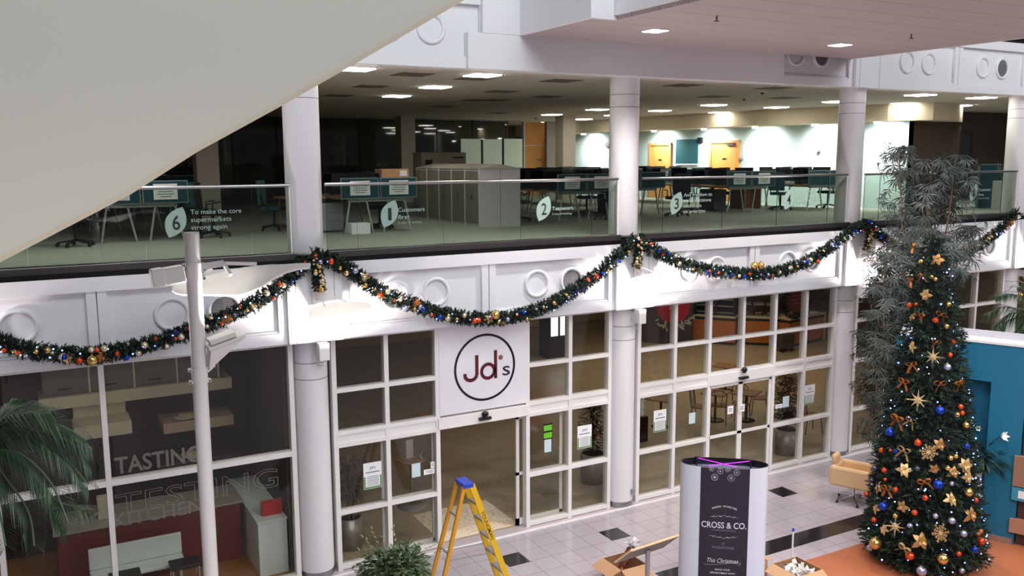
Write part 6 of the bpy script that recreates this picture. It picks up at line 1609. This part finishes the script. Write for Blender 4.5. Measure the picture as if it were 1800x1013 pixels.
# lit drinks fridge
a, c = P(969, 592, 'y', 11.5), P(997, 590, 'y', 11.5)
t = thing('drinks_fridge', 'lit drinks fridge with two bright glass doors, seen right of the shop sign', 'fridge', ((a.x + c.x) / 2, 11.8, ZC))
MB().box(a.x - 0.06, 11.52, ZC, c.x + 0.06, 12.2, 2.1).build('carcass', DARK, t); m_ = (a.x + c.x) / 2
FL = mat('fridge_light', (226, 240, 250), 0.4, emit=1.6, vary=0.5, scale=14)
for x0, x1 in ((a.x, m_ - 0.05), (m_ + 0.05, c.x)): MB().box(x0, 11.5, a.z, x1, 11.52, 2.0).build('lit_door', FL, t)
# wall of wood panelling and menu boards behind the counters
simple('wall_panelling', 'orange-brown wooden panelling on the cafe wall above the food displays', 'panelling', MB().box(P(1311, 530, 'y', 16.7).x, 16.72, P(1325, 546, 'y', 16.7).z, P(1338, 530, 'y', 16.7).x, 16.79, 3.6), WOODD)

# ================================================================== THE TASTING KITCHEN BEHIND THE LEFT WINDOW
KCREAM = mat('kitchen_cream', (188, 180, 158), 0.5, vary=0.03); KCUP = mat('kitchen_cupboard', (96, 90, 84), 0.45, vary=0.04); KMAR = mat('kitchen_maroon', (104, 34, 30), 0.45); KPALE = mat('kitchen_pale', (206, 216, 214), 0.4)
t = thing('overhead_cupboards', 'grey overhead cupboards on a long cream shelf in the dark kitchen', 'cupboard', (-2.3, 2.8, 2.67))
MB().box(-3.79, 2.5, 2.67, -0.75, 3.15, 2.87).build('cream_shelf', KCREAM, t, label='long cream shelf')
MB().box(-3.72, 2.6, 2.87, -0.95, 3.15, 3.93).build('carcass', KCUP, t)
for i in range(4):
    x = -3.70 + i * 0.69; q = MB().box(x + 0.01, 2.575, 2.9, x + 0.66, 2.6, 3.9).build('door', KCUP, t)
    MB().box(x + 0.2, 2.55, 2.97, x + 0.40, 2.575, 2.99).build('handle', DARK, q); MB().box(x + 0.66, 2.57, 2.87, x + 0.69, 2.6, 3.93).build('edge_strip', KCREAM, t)
t = thing('extractor_hood', 'pale box-shaped extractor hood below the left of the cream shelf', 'hood', (-2.9, 2.3, 2.2))
MB().box(-3.33, 2.0, 2.24, -2.47, 2.62, 2.46).build('casing', KCREAM, t, bevel=0.01); MB().box(-3.3, 2.62, 2.24, -2.5, 3.1, 2.67).build('duct', KCREAM, t)
def plate(lab, c, r):
    t = thing('plate', lab, 'plate', c, 'plates in the kitchen')
    MB().lathe([(0, 0.004), (r * 0.6, 0.006), (r, 0.03), (r, 0.036), (r * 0.6, 0.014), (0, 0.012)], c, n=28).build('dish', KPALE, t)
    b = MB()
    for k in range(5): b.rbox((c[0] + rnd.uniform(-.5, .5) * r, c[1] + rnd.uniform(-.3, .3) * r, c[2] + 0.05), 0.09, 0.05, 0.05 + 0.06 * rnd.random(), rnd.uniform(0, 3))
    b.build('food', mat('pale_food', (196, 176, 146), 0.7), t)
simple('wall_shelf', 'beige wall shelf with a plate on it, left of the lamp post', 'shelf', MB().box(-1.93, 2.5, 2.0, -0.75, 3.16, 2.18), mat('shelf_beige', (178, 156, 130), 0.5))
plate('white plate with food on the beige wall shelf', (-1.55, 2.7, 2.18), 0.2)
simple('lower_shelf', 'dark shelf with a plate on it below the beige wall shelf', 'shelf', MB().box(-2.1, 2.2, 1.50, -0.7, 3.16, 1.56), mat('shelf_dark', (60, 48, 46), 0.5))
plate('white plate with food on the dark lower shelf', (-1.45, 2.42, 1.56), 0.24)
simple('cream_jug', 'tall cream kitchen canister left of the white plate on the kitchen island', 'canister', MB().box(-3.1, 1.5, 1.035, -2.9, 1.7, 1.40), KCREAM, bevel=0.02)
t = thing('kitchen_island', 'kitchen island with a maroon front and a pale worktop behind the lettering', 'counter', (-2.2, 1.7, ZC))
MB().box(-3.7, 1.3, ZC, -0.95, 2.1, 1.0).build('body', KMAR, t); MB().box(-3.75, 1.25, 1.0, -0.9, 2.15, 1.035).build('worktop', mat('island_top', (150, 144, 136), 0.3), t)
t = thing('serving_counter', 'white serving counter at the right of the kitchen window, behind the column', 'counter', (-0.6, 1.2, ZC))
MB().box(-0.86, 0.42, ZC, -0.40, 2.6, 0.92).build('body', KPALE, t); MB().box(-0.88, 0.40, 0.92, -0.39, 2.62, 0.95).build('worktop', KPALE, t)
t = thing('red_display', 'bright red framed panel standing on the white serving counter', 'display', (-0.62, 0.7, 0.95))
MB().box(-0.74, 0.60, 0.95, -0.42, 0.64, 1.18).build('panel', mat('display_red', (190, 24, 26), 0.4), t); MB().box(-0.76, 0.64, 0.95, -0.41, 0.66, 1.2).build('frame', CARDIN, t)
b = MB().box(-3.3, 0.62, 0.40, -1.95, 1.0, 0.46).box(-3.3, 0.98, 0.46, -1.95, 1.04, 0.80)
for x in (-3.25, -2.05): b.box(x, 0.66, ZC, x + 0.05, 0.96, 0.40)
simple('upholstered_bench', 'pale upholstered bench in front of the maroon kitchen island', 'bench', b, KPALE, bevel=0.015)
for i, (x, lab) in enumerate(((-2.85, 'dark stool at the left below the kitchen lettering'), (-2.0, 'dark stool in the middle below the kitchen lettering'))):
    t = thing('stool', lab, 'stool', (x, 0.40, ZC), 'stools in the kitchen')
    MB().box(x - 0.22, 0.24, 0.50, x + 0.22, 0.56, 0.56).build('seat', DARK, t, bevel=0.01)
    for sx in (-1, 1):
        for sy in (-1, 1): MB().cyl((x + sx * 0.19, 0.40 + sy * 0.13, ZC), (x + sx * 0.19, 0.40 + sy * 0.13, 0.5), 0.012, n=8).build('leg', CHROME, t)
# window lettering
VIN = mat('window_vinyl', (112, 104, 98), 0.8, vary=0.04); VINO = mat('window_vinyl_outline', (140, 132, 124), 0.8)
t = thing('window_lettering', 'large pale lettering reading TASTING & TESTING KITCHEN on the dark kitchen window', 'lettering', (-2.0, 0.04, 1.4))
yv = 0.043
def word(body, px0, px1, h, outline=0.0, m=VIN, bold=0.02):
    a = P(*px0, 'y', yv); c = P(*px1, 'y', yv); z = (a.z + c.z) / 2
    MB().text(body, (a.x, yv, z), X3, Z3, w=c.x - a.x, h=h, outline=outline, bold=bold).build('word_' + {'&': 'ampersand'}.get(body, body.lower()), m, t)
word('TASTING', (203, 838), (352, 806), 0.24); word('KITCHEN', (200, 928), (356, 898), 0.20); word('&', (130, 925), (177, 915), 0.26)
word('TESTING', (205, 912), (489, 848), 0.30, 0.007, VINO)
